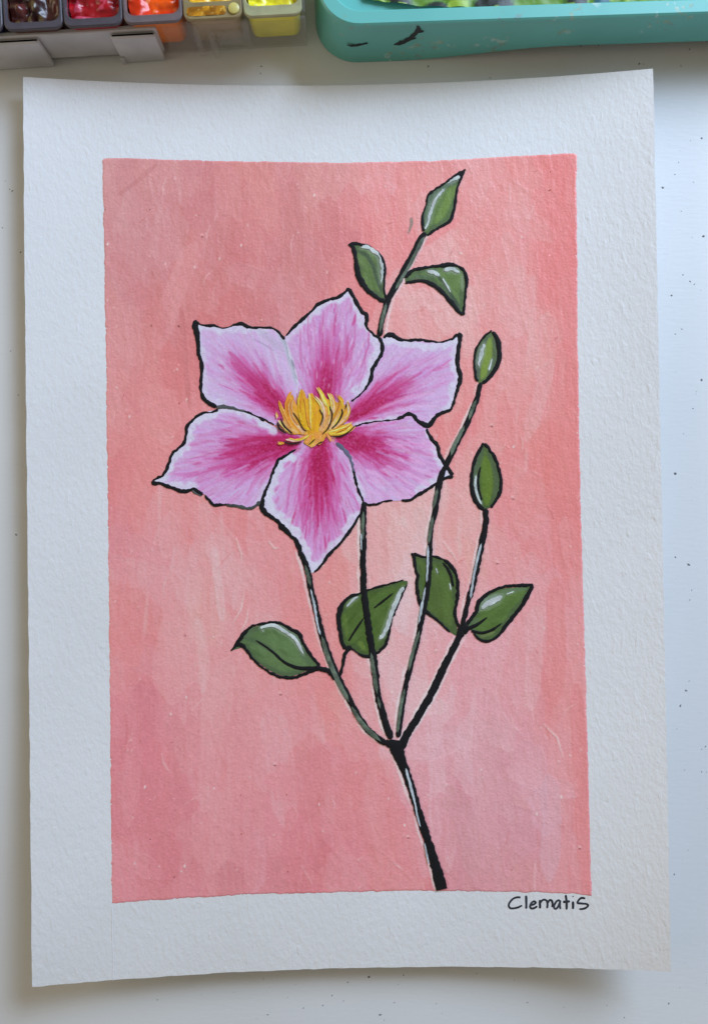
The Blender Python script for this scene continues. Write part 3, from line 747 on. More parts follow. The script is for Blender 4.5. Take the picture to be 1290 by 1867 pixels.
# ------------------------------------------------------------------ painting: leaves and buds
GRN, DGR, LGR = (98, 126, 66), (62, 80, 62), (122, 146, 76)
def leaf(name, poly, outline, label, base=GRN, dark=DGR, darks=(), lights=(), veins=(), highs=(), seed=1, flow=0.0, h=0.30):
    P = spline(poly, 3.0, True)
    x0, y0 = P.min(0)-5; x1, y1 = P.max(0)+5
    base = tuple(0.95*c for c in base)
    cv = Canvas(x0, y0, x1, y1, base); r = R0(seed)
    gx, gy = cv.grid()
    cv.c += ((vn(gx*0.06, gy*0.06, seed)-0.5)*14)[..., None]
    for k in range(60):
        x, y = r.uniform(x0, x1), r.uniform(y0, y1); L = r.uniform(8, 26); a = flow+r.normal(0, 0.15)
        c = np.array(base)+r.normal(0, 9)
        cv.stroke([(x-math.cos(a)*L, y-math.sin(a)*L), (x, y), (x+math.cos(a)*L, y+math.sin(a)*L)], r.uniform(3, 8), c, 0.45, 1.5, 0.5, k, relief=1.0)
    dd = poly_dist(P[::2], gx, gy); a_ = np.clip((9*(0.5+vn(gx*0.08, gy*0.08, seed+6))-dd)/5, 0, 1)*0.55
    cv.c[:] = cv.c*(1-a_[..., None])+np.array(dark)*a_[..., None]
    for p, w, c, a in darks: cv.stroke(p, w, c or dark, a, 2.5, 0.35, int(p[0][0]), (0.15, 0.2))
    for p, w, c, a in lights: cv.stroke(p, w, c or LGR, a, 2.0, 0.35, int(p[0][1]), (0.2, 0.3))
    for hp in highs:
        q = np.array(hp); cv.stroke(q[:, :2], q[:, 2].max()*1.7, (134, 152, 146), 0.6, 3.5, 0.4, seed, (0.3, 0.3))
    cv.c += ((vn(gx*0.5, gy*0.5, seed+3)-0.5)*7)[..., None]
    o = film(name, P, cv, h, painting, 2.2, relief=0.02); tag(o, label)
    for ol in outline: ribbon('outline', [(x, y, w*0.9) for x, y, w in ol], INK, h+0.09, o, 0.06, 1.1)
    for vpts in veins: ribbon('vein', vpts, INK, h+0.12, o, 0.06, 0.5, ends=(2, 1))
    for hp in highs: ribbon('highlight', [(x, y, w*0.8) for x, y, w in hp], (176, 190, 200), h+0.15, o, 0.03, 1.2, mat=M_gou, var=0.10)
    return o

leaf('leaf', [(847,309),(829.8,321),(807.6,335),(788,349),(779,357),(777,371),(770,391),(771,411),(772,424),(779,428),(791.5,418),(818,403),(827.5,377),(833,344),(840,326)],
  [[(848,308,3),(838,316,9),(829,321,5),(808,335,4),(788,349,5),(779,357,5),(777,371,3),(770,391,4),(770,408,5),(772,422,4)], [(778,430,5),(792,419,5),(806,411,5),(819,403,6),(826,388,6),(829,372,5),(833,344,4),(839,327,5),(846,312,5)]],
  'highest leaf, upright and pointed at the top of the twig', base=(98, 128, 72),
  darks=[([(835,323),(800,345),(784,360),(780,385),(776,415)], 13, (84,106,90), 0.9), ([(826,340),(824,375),(815,398),(790,415)], 6, (78,102,70), 0.7)],
  lights=[([(828,340),(812,375),(795,405)], 14, (114,144,74), 0.7)],
  highs=[[(809,345,7),(797,358,6),(789,372,7),(784,390,7),(780,405,5),(774,418,3)], [(838,322,6),(826,327,7),(815,335,3)]], seed=31, flow=1.9)
leaf('leaf', [(636,446),(646,445),(666,450),(682,457),(694,472),(699,491),(698,512),(699,532),(702,545),(696,546),(678,534),(661,520),(651,499),(648,472),(644,458)],
  [[(634,446,4),(641,447,9),(646,458,9),(648,472,8),(650,490,11),(655,505,12),(664,522,11),(678,536,9),(690,545,8),(702,549,10)], [(636,445,5),(648,444,7),(666,448,6),(680,454,4),(690,463,6),(697,473,7),(701,491,6),(700,512,4),(700,530,4),(703,545,5)]],
  'small leaf left of the twig with its tip bent to the left', base=(98, 124, 74),
  darks=[([(652,457),(670,467),(681,486),(686,505),(695,530)], 8, (62,80,66), 0.9), ([(690,475),(690,505)], 10, (84,106,74), 0.7)],
  highs=[[(658,452,5),(669,450,9),(680,457,8),(690,466,6),(695,480,6),(696,500,5),(694,516,3)]], seed=32, flow=1.3)
leaf('leaf', [(739,503),(751,496),(771,491),(791,488),(821,483),(840,490),(849,508),(846,532),(843,572),(834,563),(820,545),(804,527),(784,513),(760,509),(740,514)],
  [[(736,506,13),(745,498,9),(756,492,6),(771,488.5,6),(791,486,6),(806,484,8),(821,482,7),(836,486,6),(845,493,7),(850,506,8),(850,518,6),(848,532,5),(846,555,5),(845,575,6)], [(738,516,5),(759,512,6),(774,513,7),(784,517,9),(804,531,9),(820,549,9),(834,566,9),(844,574,7)]],
  'small leaf right of the twig, drooping to a point', base=(100, 130, 76),
  darks=[([(745,507),(775,504),(795,502)], 9, (82,104,84), 0.7), ([(795,502),(808,515),(822,538),(837,562)], 6, (58,74,66), 0.9), ([(842,500),(843,530)], 6, (140,160,140), 0.6)],
  highs=[[(778,494,5),(790,497,7),(801,502,5)], [(809,493,8),(823,490,9),(837,497,6)], [(806,507,3),(815,522,4),(821,533,3)]], seed=33, flow=0.7)
leaf('leaf', [(750,1010),(770,1016),(790,1016),(810,1022),(825,1037),(833,1061),(832,1091),(829,1117),(832,1140),(832,1158),(820,1152),(797,1130),(778,1115),(767,1102),(760,1077),(761,1051),(755,1027)],
  [[(749,1008,5),(754,1014,8),(755,1027,7),(758,1040,5),(761,1052,6),(759,1066,7),(760,1078,7),(763,1092,7),(768,1103,9),(778,1116,8),(797,1131,5),(820,1153,4)], [(752,1010,6),(770,1015,5),(790,1015,4),(805,1019,4),(815,1026,7),(826,1038,7),(834,1061,7),(833,1091,7),(829,1117,7),(832,1134,6),(838,1144,8)]],
  'upright leaf crossed by the long stem of the upper bud', base=(78, 103, 51), dark=(60, 78, 54),
  darks=[([(757,1022),(764,1060),(768,1095)], 8, (74,98,62), 0.7), ([(772,1018),(800,1026),(820,1050)], 7, (72,92,62), 0.6)],
  lights=[([(805,1040),(815,1080),(812,1120)], 16, (82,108,52), 0.6)],
  veins=[[(806,1025,3),(816,1038,5),(822,1052,5),(826,1070,4)]], highs=[[(794,1036,2.5),(797,1046,3)], [(819,1063,2),(821,1076,3)]], seed=34, flow=1.3)
leaf('leaf', [(853,1138),(866,1116),(871,1100),(889,1084),(911,1074),(941,1071),(969,1068),(960,1086),(940,1116),(918,1142),(906,1158),(889,1167),(874,1163),(860,1150)],
  [[(850,1140,7),(858,1128,8),(867,1116,8),(870,1101,8),(879,1090,8),(889,1082,7),(911,1072,6),(930,1068,6),(950,1067,7),(972,1067,6)], [(971,1067,7),(962,1084,9),(952,1102,9),(941,1117,8),(920,1143,8),(907,1160,6),(889,1169,6),(874,1166,6),(862,1154,5)]],
  'broad right leaf pointing to the upper right beside the lower bud stem', base=(84, 114, 57),
  darks=[([(872,1115),(890,1092),(930,1076),(958,1074)], 10, (92,118,90), 0.85), ([(955,1085),(935,1115),(912,1145)], 6, (70,92,60), 0.7), ([(876,1160),(900,1152)], 8, (110,124,84), 0.6), ([(860,1138),(872,1128)], 8, (84,106,84), 0.7)],
  veins=[[(888,1125,2),(872,1137,6),(852,1147,7)], [(914,1136,2),(897,1148,5),(877,1154,5),(858,1150,6)]],
  highs=[[(877,1110,6),(888,1101,12),(900,1095,13),(915,1087,8)], [(922,1084,4),(936,1078,3)]], seed=35, flow=2.6)
leaf('leaf', [(743,1063),(735,1059),(708,1067),(676,1075),(655,1083),(634,1092),(621,1110),(617,1130),(621,1152),(626,1178),(638,1179),(654,1190),(670,1195),(686,1188),(703,1168),(712,1130),(729,1089)],
  [[(640,1182,5),(654,1192,5),(670,1197,6),(687,1190,6),(700,1177,7),(706,1166,7),(711,1148,5),(714,1130,5),(722,1108,4),(731,1088,4),(742,1065,3)], [(736,1057.5,2.5),(708,1065,3.5),(676,1074,4),(655,1082,4),(640,1087,7),(628,1096,8),(620,1109,10),(617,1130,10),(620,1152,8),(624,1172,8),(630,1184,8)]],
  'middle leaf crossed by the middle branch, with a pale right edge', base=(77, 104, 48), dark=(58, 78, 52),
  darks=[([(715,1072),(695,1090),(690,1130)], 18, (76,104,48), 0.5), ([(628,1120),(632,1160)], 8, (96,122,60), 0.5)],
  lights=[([(655,1170),(665,1185)], 8, (112,138,66), 0.6)],
  veins=[[(663,1126,3),(649,1147,4),(635,1169,3)], [(717,1081,3),(699,1095,4),(681,1109,3)]],
  highs=[[(735,1070,6),(725,1089,8),(716,1110,9),(706,1141,9),(699,1156,8),(691,1166,5)], [(653,1088,4),(642,1095,6),(632,1107,4)]], seed=36, flow=2.3)
leaf('leaf', [(424,1184),(441,1162),(455,1147),(480,1139),(510,1139),(526,1147),(543,1158),(554,1180),(571,1204),(580,1216),(562,1222),(529,1233),(503,1228),(479,1214),(462,1199),(446,1181)],
  [[(421,1187,3),(432,1173,7),(441,1160,8),(453,1146,6),(466,1140,5),(481,1136.5,5),(497,1135,6),(511,1137,6),(527,1145,6),(545,1156,8),(551,1168,6),(557,1180,6),(573,1203,5),(583,1215,6)], [(423,1184,3),(434,1175,9),(445,1180,7),(461,1201,6),(478,1217,6),(502,1231,6),(529,1236,7),(548,1231,6),(562,1226,7),(582,1219,9)]],
  'lower left leaf lying flat with its black tip to the left', base=(88, 117, 76),
  darks=[([(445,1162),(470,1170),(500,1188)], 9, (70,92,70), 0.8), ([(447,1158),(462,1148)], 12, (78,100,76), 0.7), ([(545,1190),(565,1210)], 8, (84,108,84), 0.6)],
  lights=[([(490,1160),(525,1180),(545,1205)], 18, (90,122,80), 0.6)],
  veins=[[(466,1167,2),(480,1176,3.5),(500,1191,4.5),(514,1204,5),(527,1212,6),(546,1218,7),(578,1219,8)]],
  highs=[[(474,1145,5),(488,1141,8),(502,1141,8),(515,1149,7),(528,1157,7),(540,1168,7),(547,1180,6),(553,1193,4)], [(477,1150,3),(481,1151,4)]], seed=37, flow=0.6)
leaf('bud', [(895,605),(881,617),(870,635),(865,657),(867,682),(871,697),(877,699),(887,691),(902,676),(910,655),(910,634),(904,617)],
  [[(896,602,4),(888,609,5),(880,616,5),(869,634,5),(864,657,5),(866,682,6),(870,696,7)], [(897,604,7),(905,616,9),(909,634,11),(909,655,10),(902,675,9),(889,691,7),(878,699,8)]],
  'upper bud, grey green on the tallest side stem', base=(114, 140, 66),
  darks=[([(894,612),(876,635),(870,660),(872,690)], 9, (80,96,92), 0.85), ([(900,618),(902,650),(890,682)], 11, (78,96,78), 0.85)],
  lights=[([(892,618),(889,655),(878,688)], 13, (118,144,62), 0.8)],
  highs=[[(882,627,6),(877,645,8),(873,660,7),(873,669,4)], [(896,654,3),(893,666,4),(890,676,3)]], seed=38, flow=1.8)
leaf('bud', [(881,810),(870,830),(863,850),(860,879),(864,903),(872,919),(880,927),(893,925),(904,910),(911,892),(910,864),(901,838),(891,821)],
  [[(881,807,4),(875,819,7),(869,830,6),(862,850,6),(859,879,8),(862,903,9),(871,920,9),(882,930,9)], [(882,808,5),(892,820,6),(903,838,6),(911,864,7),(912,892,7),(904,912,6),(894,926,5)]],
  'lower bud, darker green with a white left edge', base=(80, 106, 46),
  darks=[([(880,820),(868,855),(866,890),(874,915)], 12, (74,94,76), 0.85), ([(889,825),(903,860),(904,890),(896,912)], 10, (72,92,68), 0.85)],
  lights=[([(884,835),(888,875),(887,918)], 18, (92,120,44), 0.8)],
  veins=[[(876,850,2),(872,866,4),(872,890,4),(878,912,3)]], highs=[[(867,866,4),(866,890,6),(870,905,5),(877,920,3)]], seed=39, flow=1.5)

# ------------------------------------------------------------------ painting: stamens
def zc(p, q=1.0): return [(480+x/6.79, 690+y/6.79)+((q*w/6.79,)) for x, y, w in p]
mass = spline([(480+x/6.79, 690+y/6.79) for x, y in ((470,140),(440,210),(420,330),(395,300),(360,200),(315,260),(300,370),(265,390),(220,330),(225,420),(250,520),(215,540),(260,640),(350,690),(450,690),(540,710),(500,790),(540,825),(600,840),(720,770),(790,710),(860,700),(960,690),(1060,630),(1100,570),(1040,560),(960,580),(1030,500),(1060,400),(1040,300),(1000,330),(960,250),(915,300),(850,230),(820,260),(760,240),(690,140),(700,260),(660,290),(600,180),(540,250),(505,160))], 2, True)
mcv = Canvas(505, 700, 650, 822, (216, 160, 70)); _r = R0(77)
mcv.stroke([(575, 700), (570, 740), (572, 790)], 44, (212, 164, 28), 1.0, 8)
mcv.stroke([(515, 745), (530, 775), (552, 792)], 26, (216, 172, 122), 0.9, 6)
mcv.stroke([(632, 740), (615, 770), (590, 792)], 30, (216, 168, 100), 0.9, 6)
for k in range(300):
    x, y = _r.uniform(510, 645), _r.uniform(705, 815); c = [(222,172,30),(206,146,24),(228,186,44),(190,128,30),(222,150,60)][_r.randint(5)]
    cx_ = (x-575)*0.20
    mcv.stroke([(x+cx_, y-10), (x, y), (x-cx_, y+10)], _r.uniform(1.5, 4), c, 0.7, 1, 0.3, k, relief=1.5)
mcv.stroke([(575, 792), (590, 800), (600, 796)], 22, (214, 146, 84), 0.8, 4, 0.3, 3)
cluster = film('stamen_cluster', mass, mcv, 0.50, painting, 1.6, relief=0.03)
tag(cluster, 'golden yellow stamens bunched at the centre of the flower')
OR, PE, YE, GO, PK, CRM = (226,142,48), (222,176,122), (222,172,28), (214,164,56), (224,176,172), (216,192,132)
ST = [([(350,150,30),(305,250,48),(290,380,48),(340,520,44),(450,640,34)], OR, 0), ([(190,270,30),(225,370,46),(280,500,46),(345,620,42),(420,680,30)], OR, PE), ([(372,260,30),(335,340,50),(355,480,52),(430,600,46),(510,665,34)], PE, (216,168,140)),
 ([(155,415,30),(165,450,52),(170,490,30)], (232,128,36), 0), ([(205,520,24),(250,600,42),(340,680,34)], CRM, 0), ([(470,140,30),(450,260,56),(450,400,64),(480,540,56),(560,640,40)], (216,176,20), YE), ([(575,180,24),(580,300,50),(590,450,64),(600,640,50)], (224,182,40), (212,160,24)),
 ([(520,240,20),(540,340,44),(555,480,50),(590,620,40)], YE, (200,140,24)), ([(680,115,26),(735,220,56),(780,330,60),(790,450,56),(750,600,40)], (228,152,54), (216,150,76)), ([(640,215,24),(715,310,40),(752,430,42),(735,560,40),(690,650,30)], PK, (220,170,120)),
 ([(820,180,26),(865,290,50),(868,420,50),(845,570,36)], (232,184,36), GO), ([(925,200,24),(975,300,52),(940,430,52),(880,560,36)], (230,168,44), GO), ([(840,340,18),(825,460,46),(780,570,44),(715,660,30)], PE, (222,166,104)), ([(945,390,20),(930,460,42),(865,560,44),(820,640,30)], PE, 0),
 ([(1035,275,18),(1062,400,40),(1010,510,40),(860,625,26)], PK, PE), ([(1085,545,26),(1010,600,60),(900,650,54),(800,675,36)], GO, 0), ([(1115,580,28),(1050,650,40),(930,690,40),(820,695,26)], (220,176,60), 0), ([(550,690,24),(500,740,34),(400,770,34),(275,755,20)], PK, 0), ([(185,785,24),(220,800,36),(260,800,20)], (228,130,46), 0),
 ([(600,680,50),(560,760,56),(520,810,34)], (216,140,80), 0), ([(730,700,40),(660,790,50),(580,850,24)], (224,160,90), 0), ([(760,680,46),(730,760,44),(680,820,24)], (218,156,60), 0), ([(770,680,30),(815,730,40),(835,785,22)], (226,140,84), 0)]
for k, (p, c1, c2) in enumerate(ST):
    ribbon('stamen', zc(p, 0.9), c1, 0.54+0.006*k, cluster, 0.025, 0.6, mat=M_gou, col2=c2 or None, ends=(2, 1), step=1.5, var=0.14)
_q = R0(91)
for k in range(46):
    b = ST[_q.randint(len(ST)-4)][0]; dx, dy = _q.normal(0, 16), _q.normal(0, 12)
    c = [(232,190,60),(206,140,30),(236,206,120),(188,120,40),(226,150,60),(228,190,160)][_q.randint(6)]
    ribbon('stamen_stroke', zc([(x+dx, y+dy+_q.normal(0, 4), 9+_q.rand()*8) for x, y, w in b[:_q.randint(3, 5)]]), c, 0.71+0.001*k, cluster, 0.012, 0.3, mat=M_gou, ends=(2, 2), step=1.5, var=0.15)
for p in ([(210,480,12),(260,590,24),(370,692,18)], [(168,525,22),(200,620,30),(290,688,14)], [(362,415,14),(430,510,16),(490,620,15),(545,658,12)], [(688,375,12),(736,470,17),(698,595,12)], [(815,335,14),(850,450,20),(810,600,18),(725,695,12)],
          [(965,365,14),(975,440,22),(910,560,18),(838,622,12)], [(1028,305,18),(1015,385,12)], [(1135,585,12),(1040,672,17),(940,716,20),(845,714,12)], [(245,780,16),(340,808,24),(480,792,16)], [(555,825,10),(645,745,16)], [(665,812,14),(745,778,22)]):
    ribbon('dark_stroke', zc(p), (44, 30, 28), 0.78, cluster, 0.02, 0.3, ends=(2, 2), step=1.5)

# ------------------------------------------------------------------ painting: handwritten title
def zl(p, w=3.0): return [(910+x/6.79, 1610+y/6.79, w) for x, y in p]
LET = [('C', [[(262,178),(215,176),(165,196),(122,245),(114,285),(135,312),(180,312),(230,300),(280,276)]]), ('l', [[(327,152),(332,235),(329,320)]]),
 ('e', [[(384,276),(425,262),(448,242),(428,226),(396,244),(376,288),(394,314),(432,308),(466,284)]]), ('m', [[(498,206),(500,260),(499,316)],[(501,250),(528,214),(560,206),(584,222),(592,262),(588,314)],[(592,250),(616,214),(640,214),(654,245),(652,300)]]),
 ('a', [[(748,212),(712,220),(682,260),(672,300),(694,320),(724,292),(746,236),(750,214),(745,270),(752,324)]]), ('t', [[(817,146),(828,230),(829,330)],[(782,234),(872,227)]]), ('i', [[(906,226),(909,270),(909,324)],[(906,160),(911,172)]]),
 ('s', [[(1062,190),(1014,184),(982,206),(964,246),(1006,252),(1064,256),(1096,276),(1070,306),(1030,320),(984,322)]])]
title = None
for ch, strokes in LET:
    for s_ in strokes:
        w = 4.3 if ch in 'ltim' and len(s_) <= 3 else 3.7
        if ch == 'i' and len(s_) == 2: w = 5.0
        o = ribbon('letter' if title else 'title_lettering', zl(s_, w), (38, 42, 52), 0.06, title or painting, 0.015, 0.25, step=0.8, ends=(1, 1), var=0.3)
        if title is None:
            title = o; tag(o, 'handwritten black title Clematis in the lower border')

# ridge left by the masking tape, running down from the lower left corner of the pink
o = ribbon('tape_seam', [(204,1652,2.0),(205,1700,2.4),(206,1750,2.0),(206,1788,2.6)], (205, 208, 216), 0.03, painting, 0.10, 0.4, mat=M_paper)

# ------------------------------------------------------------------ boxes along the top edge
ZR = 22.0; KR = D/(D-ZR)
def gw(x, y, z=0.0):
    """ground-frame millimetres of a photograph pixel lying at height z"""
    k = (D-z)/D
    return (x-CX)/PX*k, (CY-y)/PX*k
def rrect(x0, y0, x1, y1, r, n=6):
    out = []
    for cx, cy, a0 in ((x1-r, y0+r, -90), (x1-r, y1-r, 0), (x0+r, y1-r, 90), (x0+r, y0+r, 180)):
        for k in range(n+1):
            a = math.radians(a0+90*k/n); out.append((cx+r*math.cos(a), cy+r*math.sin(a)))
    return out
def loft(name, loops, mat, parent, cap0=False, cap1=False, cols=None, smooth=True):
    n = len(loops[0]); co = [p for l in loops for p in l]; f = []
    for k in range(len(loops)-1):
        for i in range(n):
            j = (i+1) % n; f.append((k*n+i, k*n+j, (k+1)*n+j, (k+1)*n+i))
    if cap0: f.append(tuple(range(n-1, -1, -1)))
    if cap1: f.append(tuple((len(loops)-1)*n+i for i in range(n)))
    o = mesh(name, np.array(co, float)*MM, f, mat, parent, smooth=False)
    me = o.data
    if smooth:
        me.polygons.foreach_set('use_smooth', np.ones(len(me.polygons), dtype=bool))
        try: me.set_sharp_from_angle(angle=math.radians(35))
        except Exception: pass
    return o
def lp(pts, z): return [(x, y, z if not callable(z) else z(x, y)) for x, y in pts]
def lumps(name, x0, y0, x1, y1, z, amp, colf, mat, parent, nx=40, ny=40, fr=0.5, seed=1, r=3.0):
    s, t = np.meshgrid(np.linspace(0, 1, nx), np.linspace(0, 1, ny))
    X, Y = x0+(x1-x0)*s, y0+(y1-y0)*t
    # pull the corners in so the patch follows the rounded well
    ex = np.clip(np.abs(s-0.5)*2, 0, 1); ey = np.clip(np.abs(t-0.5)*2, 0, 1)
    kk = 1-0.10*(ex*ey)**3
    X = (x0+x1)/2+(X-(x0+x1)/2)*kk; Y = (y0+y1)/2+(Y-(y0+y1)/2)*kk
    n1 = vn(X*fr+seed, Y*fr, seed); n2 = vn(X*fr*2.6+seed, Y*fr*2.6, seed+1)
    Z = z+amp*(np.abs(n1-0.5)*2*0.8+n2*0.4-0.4)
    c = np.array([colf(a, b) for a, b in zip(n1.ravel(), n2.ravel())])
    i = np.arange(nx*ny).reshape(ny, nx)
    q = np.stack([i[:-1, :-1], i[:-1, 1:], i[1:, 1:], i[1:, :-1]], -1).reshape(-1, 4)
    return mesh(name, np.stack([X.ravel(), Y.ravel(), Z.ravel()], -1)*MM, q, mat, parent, c)

def wet_mat(name, rough=0.18):
    m, nt, b = mat(name)
    at = node(nt, 'ShaderNodeAttribute', attribute_name='Col'); nt.links.new(at.outputs['Color'], b.inputs['Base Color'])
    b.inputs['Roughness'].default_value = rough; b.inputs['Specular IOR Level'].default_value = 0.6
    n = noise(nt, 260, 2); bump(nt, b, [(n.outputs['Fac'], 1)], 0.0004)
    return m
M_wet = wet_mat('wet_gouache', 0.3)
M_dry = wet_mat('half_dry_gouache', 0.5)
M_clear = plain('clear_plastic', (0.62, 0.60, 0.58), 0.18, 0.6, 0.08, 80, 0.0, alpha=0.13)
M_frost = plain('frosted_white_plastic', (0.58, 0.57, 0.58), 0.35, 0.45, 0.12, 60, 0.0002)
M_flange = plain('grey_violet_plastic', (0.23, 0.205, 0.235), 0.3, 0.5, 0.15, 200)

th = math.radians(3.2)
ox, oy = gw(560, 26, ZR)
box = empty('paint_box', (ox*MM, oy*MM, 0), th)
tag(box, 'clear plastic paint box with a frosted white front at the upper left', 'paint box')
def bx(name, x0, y0, z0, x1, y1, z1, mat, parent, bev=0.3):
    b0 = min(bev, (x1-x0)/3, (y1-y0)/3, (z1-z0)/3)
    return loft(name, [lp(rrect(x0+b0, y0+b0, x1-b0, y1-b0, b0, 2), z0), lp(rrect(x0, y0, x1, y1, b0*1.5, 2), z0+b0), lp(rrect(x0, y0, x1, y1, b0*1.5, 2), z1-b0), lp(rrect(x0+b0, y0+b0, x1-b0, y1-b0, b0, 2), z1)], mat, parent, True, True)
PT = 18.5
BW = PT*6+2.5
def ex(px): return -(560-px)/KR/PX      # photograph column -> box x at rim height
bx('floor', -BW, 0.8, 0.2, -0.8, 44, 1.2, M_clear, box)
bx('back_wall', -BW, 43, 1.3, -0.8, 44.2, 19, M_clear, box)
bx('side_wall', -1.9, 2.4, 1.3, -0.7, 42.8, 19, M_clear, box)
bx('side_wall', -BW, 2.4, 1.3, -BW+1.2, 42.8, 19, M_clear, box)
bx('front_wall', ex(286)+0.3, 1.0, 1.3, -0.8, 2.2, 17.5, M_clear, box)
fw = bx('frosted_front', -BW, 0.2, 2.6, ex(280)-0.3, 1.8, 18.0, M_frost, box)
tag(fw, 'frosted white front panel')
bx('clasp_block', ex(195)-0.5, -1.6, 0.3, ex(280)-0.6, 0.1, 17.0, M_frost, box, 0.6)
bx('clasp_block', -BW, -1.6, 0.3, ex(64)-0.6, 0.1, 17.0, M_frost, box, 0.6)
bx('clasp_tongue', ex(195)-0.5, -2.0, 0.3, ex(204)-0.5, -1.7, 5, M_frost, box, 0.2)
bx('hinge_clip', ex(345), -1.2, 1.0, ex(348)+1.2, 0.9, 17, M_clear, box)
bx('hinge_clip', ex(372), -2.2, 0.5, ex(384), 0.9, 14, M_clear, box, 0.5)
bx('hinge_clip', ex(436), -0.8, 3.0, ex(449), 0.9, 19, M_clear, box, 0.5)
bx('hinge_bar', ex(386)+0.2, -0.4, 6.0, ex(435), 0.8, 13.5, M_clear, box)

def cup(k, name_label, body, fa, ylim=2.2, slot=False, rim=(0.075, 0.066, 0.08)):
    xc = -10.6-PT*k
    c = empty('paint_cup', (0, 0, 0), 0)
    c.location = box.matrix_basis @ Vector((xc*MM, 12.2*MM, 1.4*MM)) if False else Vector((ox*MM+(xc*math.cos(th)-12.2*math.sin(th))*MM, oy*MM+(xc*math.sin(th)+12.2*math.cos(th))*MM, 1.4*MM))
    c.rotation_euler = (0, 0, th)
    tag(c, name_label, 'paint cup', 'cups of wet paint in the clear box')
    h = 9.05; zt = ZR-1.4
    mb = plain('cup_'+str(k), body, 0.3, 0.5, 0.15, 90)
    y0 = -12.0; yw = y0+ylim
    o1 = rrect(-h, y0, h, 11.5, 2.6); i1 = rrect(-h+0.9, yw, h-0.9, 10.2, 2.6)
    loft('rim', [lp(rrect(-h+0.2, y0+0.2, h-0.2, 11.3, 2.5), zt-1.6), lp(o1, zt-1.3), lp(o1, zt-0.3), lp(rrect(-h+0.3, y0+0.3, h-0.3, 11.2, 2.4), zt), lp(rrect(-h+0.7, yw-0.3, h-0.7, 10.4, 2.7), zt), lp(i1, zt-0.4), lp(rrect(-h+1.0, yw+0.1, h-1.0, 10.1, 2.5), zt-1.7)], plain('cup_rim_'+str(k), rim, 0.35, 0.5, 0.2, 200), c)
    loft('cup_body', [lp(rrect(-h+1.6, y0+1.8, h-1.6, 9.2, 2.6), 4.0), lp(rrect(-h+1.1, y0+1.2, h-1.1, 9.8, 2.8), 5.2), lp(rrect(-h+0.7, y0+0.8, h-0.7, 10.6, 2.8), zt-1.7)], mb, c, True, False)
    bx('foot', -4, -4, 0.0, 4, 4, 4.0, M_clear, c)
    lumps('wet_paint', -h+1.2, yw+0.2, h-1.2, 9.9, zt-3.0, 3.2, fa, M_wet, c, seed=k*3+2, fr=0.22)
    return c
M_flr = plain('amber_clear_plastic', (0.32, 0.27, 0.16), 0.25, 0.5, 0.15, 150)
def two(c1, c2, c3=None, p=1.0):
    c1, c2 = lin(c1), lin(c2)
    def f(a, b):
        t = np.clip((a-0.35)/0.3, 0, 1); c = c1*(1-t)+c2*t
        if c3 is not None and b > 0.78: c = c*0.4+lin(c3)*0.6
        return c
    return f
cup(0, 'rightmost paint cup holding lemon yellow paint beside the turquoise tray', (0.80, 0.76, 0.07), two((235,220,10), (250,240,60), (255,250,170)), 3.4, rim=(0.36, 0.36, 0.20))
c4 = cup(1, 'paint cup of amber yellow paint between the lemon and the orange cups', (0.42, 0.33, 0.20), two((240,170,10), (255,200,40), (255,235,140)), 5.6, True, rim=(0.27, 0.21, 0.10))
cup(2, 'paint cup of bright orange paint between the red and the amber cups', (0.80, 0.20, 0.03), two((225,50,2), (255,95,12), (255,150,80)), 2.6, rim=(0.15, 0.12, 0.125))
cup(3, 'paint cup of deep red paint between the brown and the orange cups', (0.35, 0.02, 0.03), two((140,0,10), (185,5,30), (225,90,120)), 2.6)
cup(4, 'paint cup of dark brown paint beside the red cup', (0.10, 0.03, 0.02), two((44,8,6), (92,40,36), (110,90,50)), 2.4)
cup(5, 'leftmost paint cup of navy paint cut off by the picture edge', (0.03, 0.04, 0.12), two((10,14,50), (26,34,90)), 2.4)
# amber slot and round nub on the front of the amber cup
zt = ZR-1.4
lumps('amber_slot', -8.0, -10.9, 4.2, -8.0, zt+0.10, 0.25, two((150,95,10), (215,150,30), (240,200,90)), M_wet, c4, 24, 10, 0.6, 4)
M_nub = plain('yellow_nub', (0.60, 0.52, 0.16), 0.3)
loft('nub', [[(6.6+1.7*math.cos(a)*q, -9.2+1.7*math.sin(a)*q, z) for a in np.linspace(0, 2*math.pi, 16, endpoint=False)] for q, z in ((1, zt+0.02), (1, zt+0.5), (0.8, zt+0.7))], M_nub, c4, False, True)

# ---- turquoise tray
M_teal, nt, b = mat('turquoise_plastic')
n1 = noise(nt, 45, 3); r1 = ramp(nt, n1.outputs['Fac'], [(0.3, (0.13, 0.47, 0.42)), (0.7, (0.15, 0.52, 0.465))])
n2 = noise(nt, 380, 2, 0.6); r2 = ramp(nt, n2.outputs['Fac'], [(0.58, (0, 0, 0)), (0.64, (1, 1, 1))])
n3 = noise(nt, 60, 1); r3 = ramp(nt, n3.outputs['Fac'], [(0.52, (0, 0, 0)), (0.6, (1, 1, 1))])
n4 = noise(nt, 160, 1); r4 = ramp(nt, n4.outputs['Fac'], [(0.35, (0.30, 0.06, 0.16)), (0.5, (0.38, 0.30, 0.05)), (0.65, (0.75, 0.80, 0.80))])
mm_ = node(nt, 'ShaderNodeMath', operation='MULTIPLY'); nt.links.new(r2.outputs['Color'], mm_.inputs[0]); nt.links.new(r3.outputs['Color'], mm_.inputs[1])
m5 = node(nt, 'ShaderNodeMath', operation='MULTIPLY'); m5.inputs[1].default_value = 0.4; nt.links.new(mm_.outputs[0], m5.inputs[0])
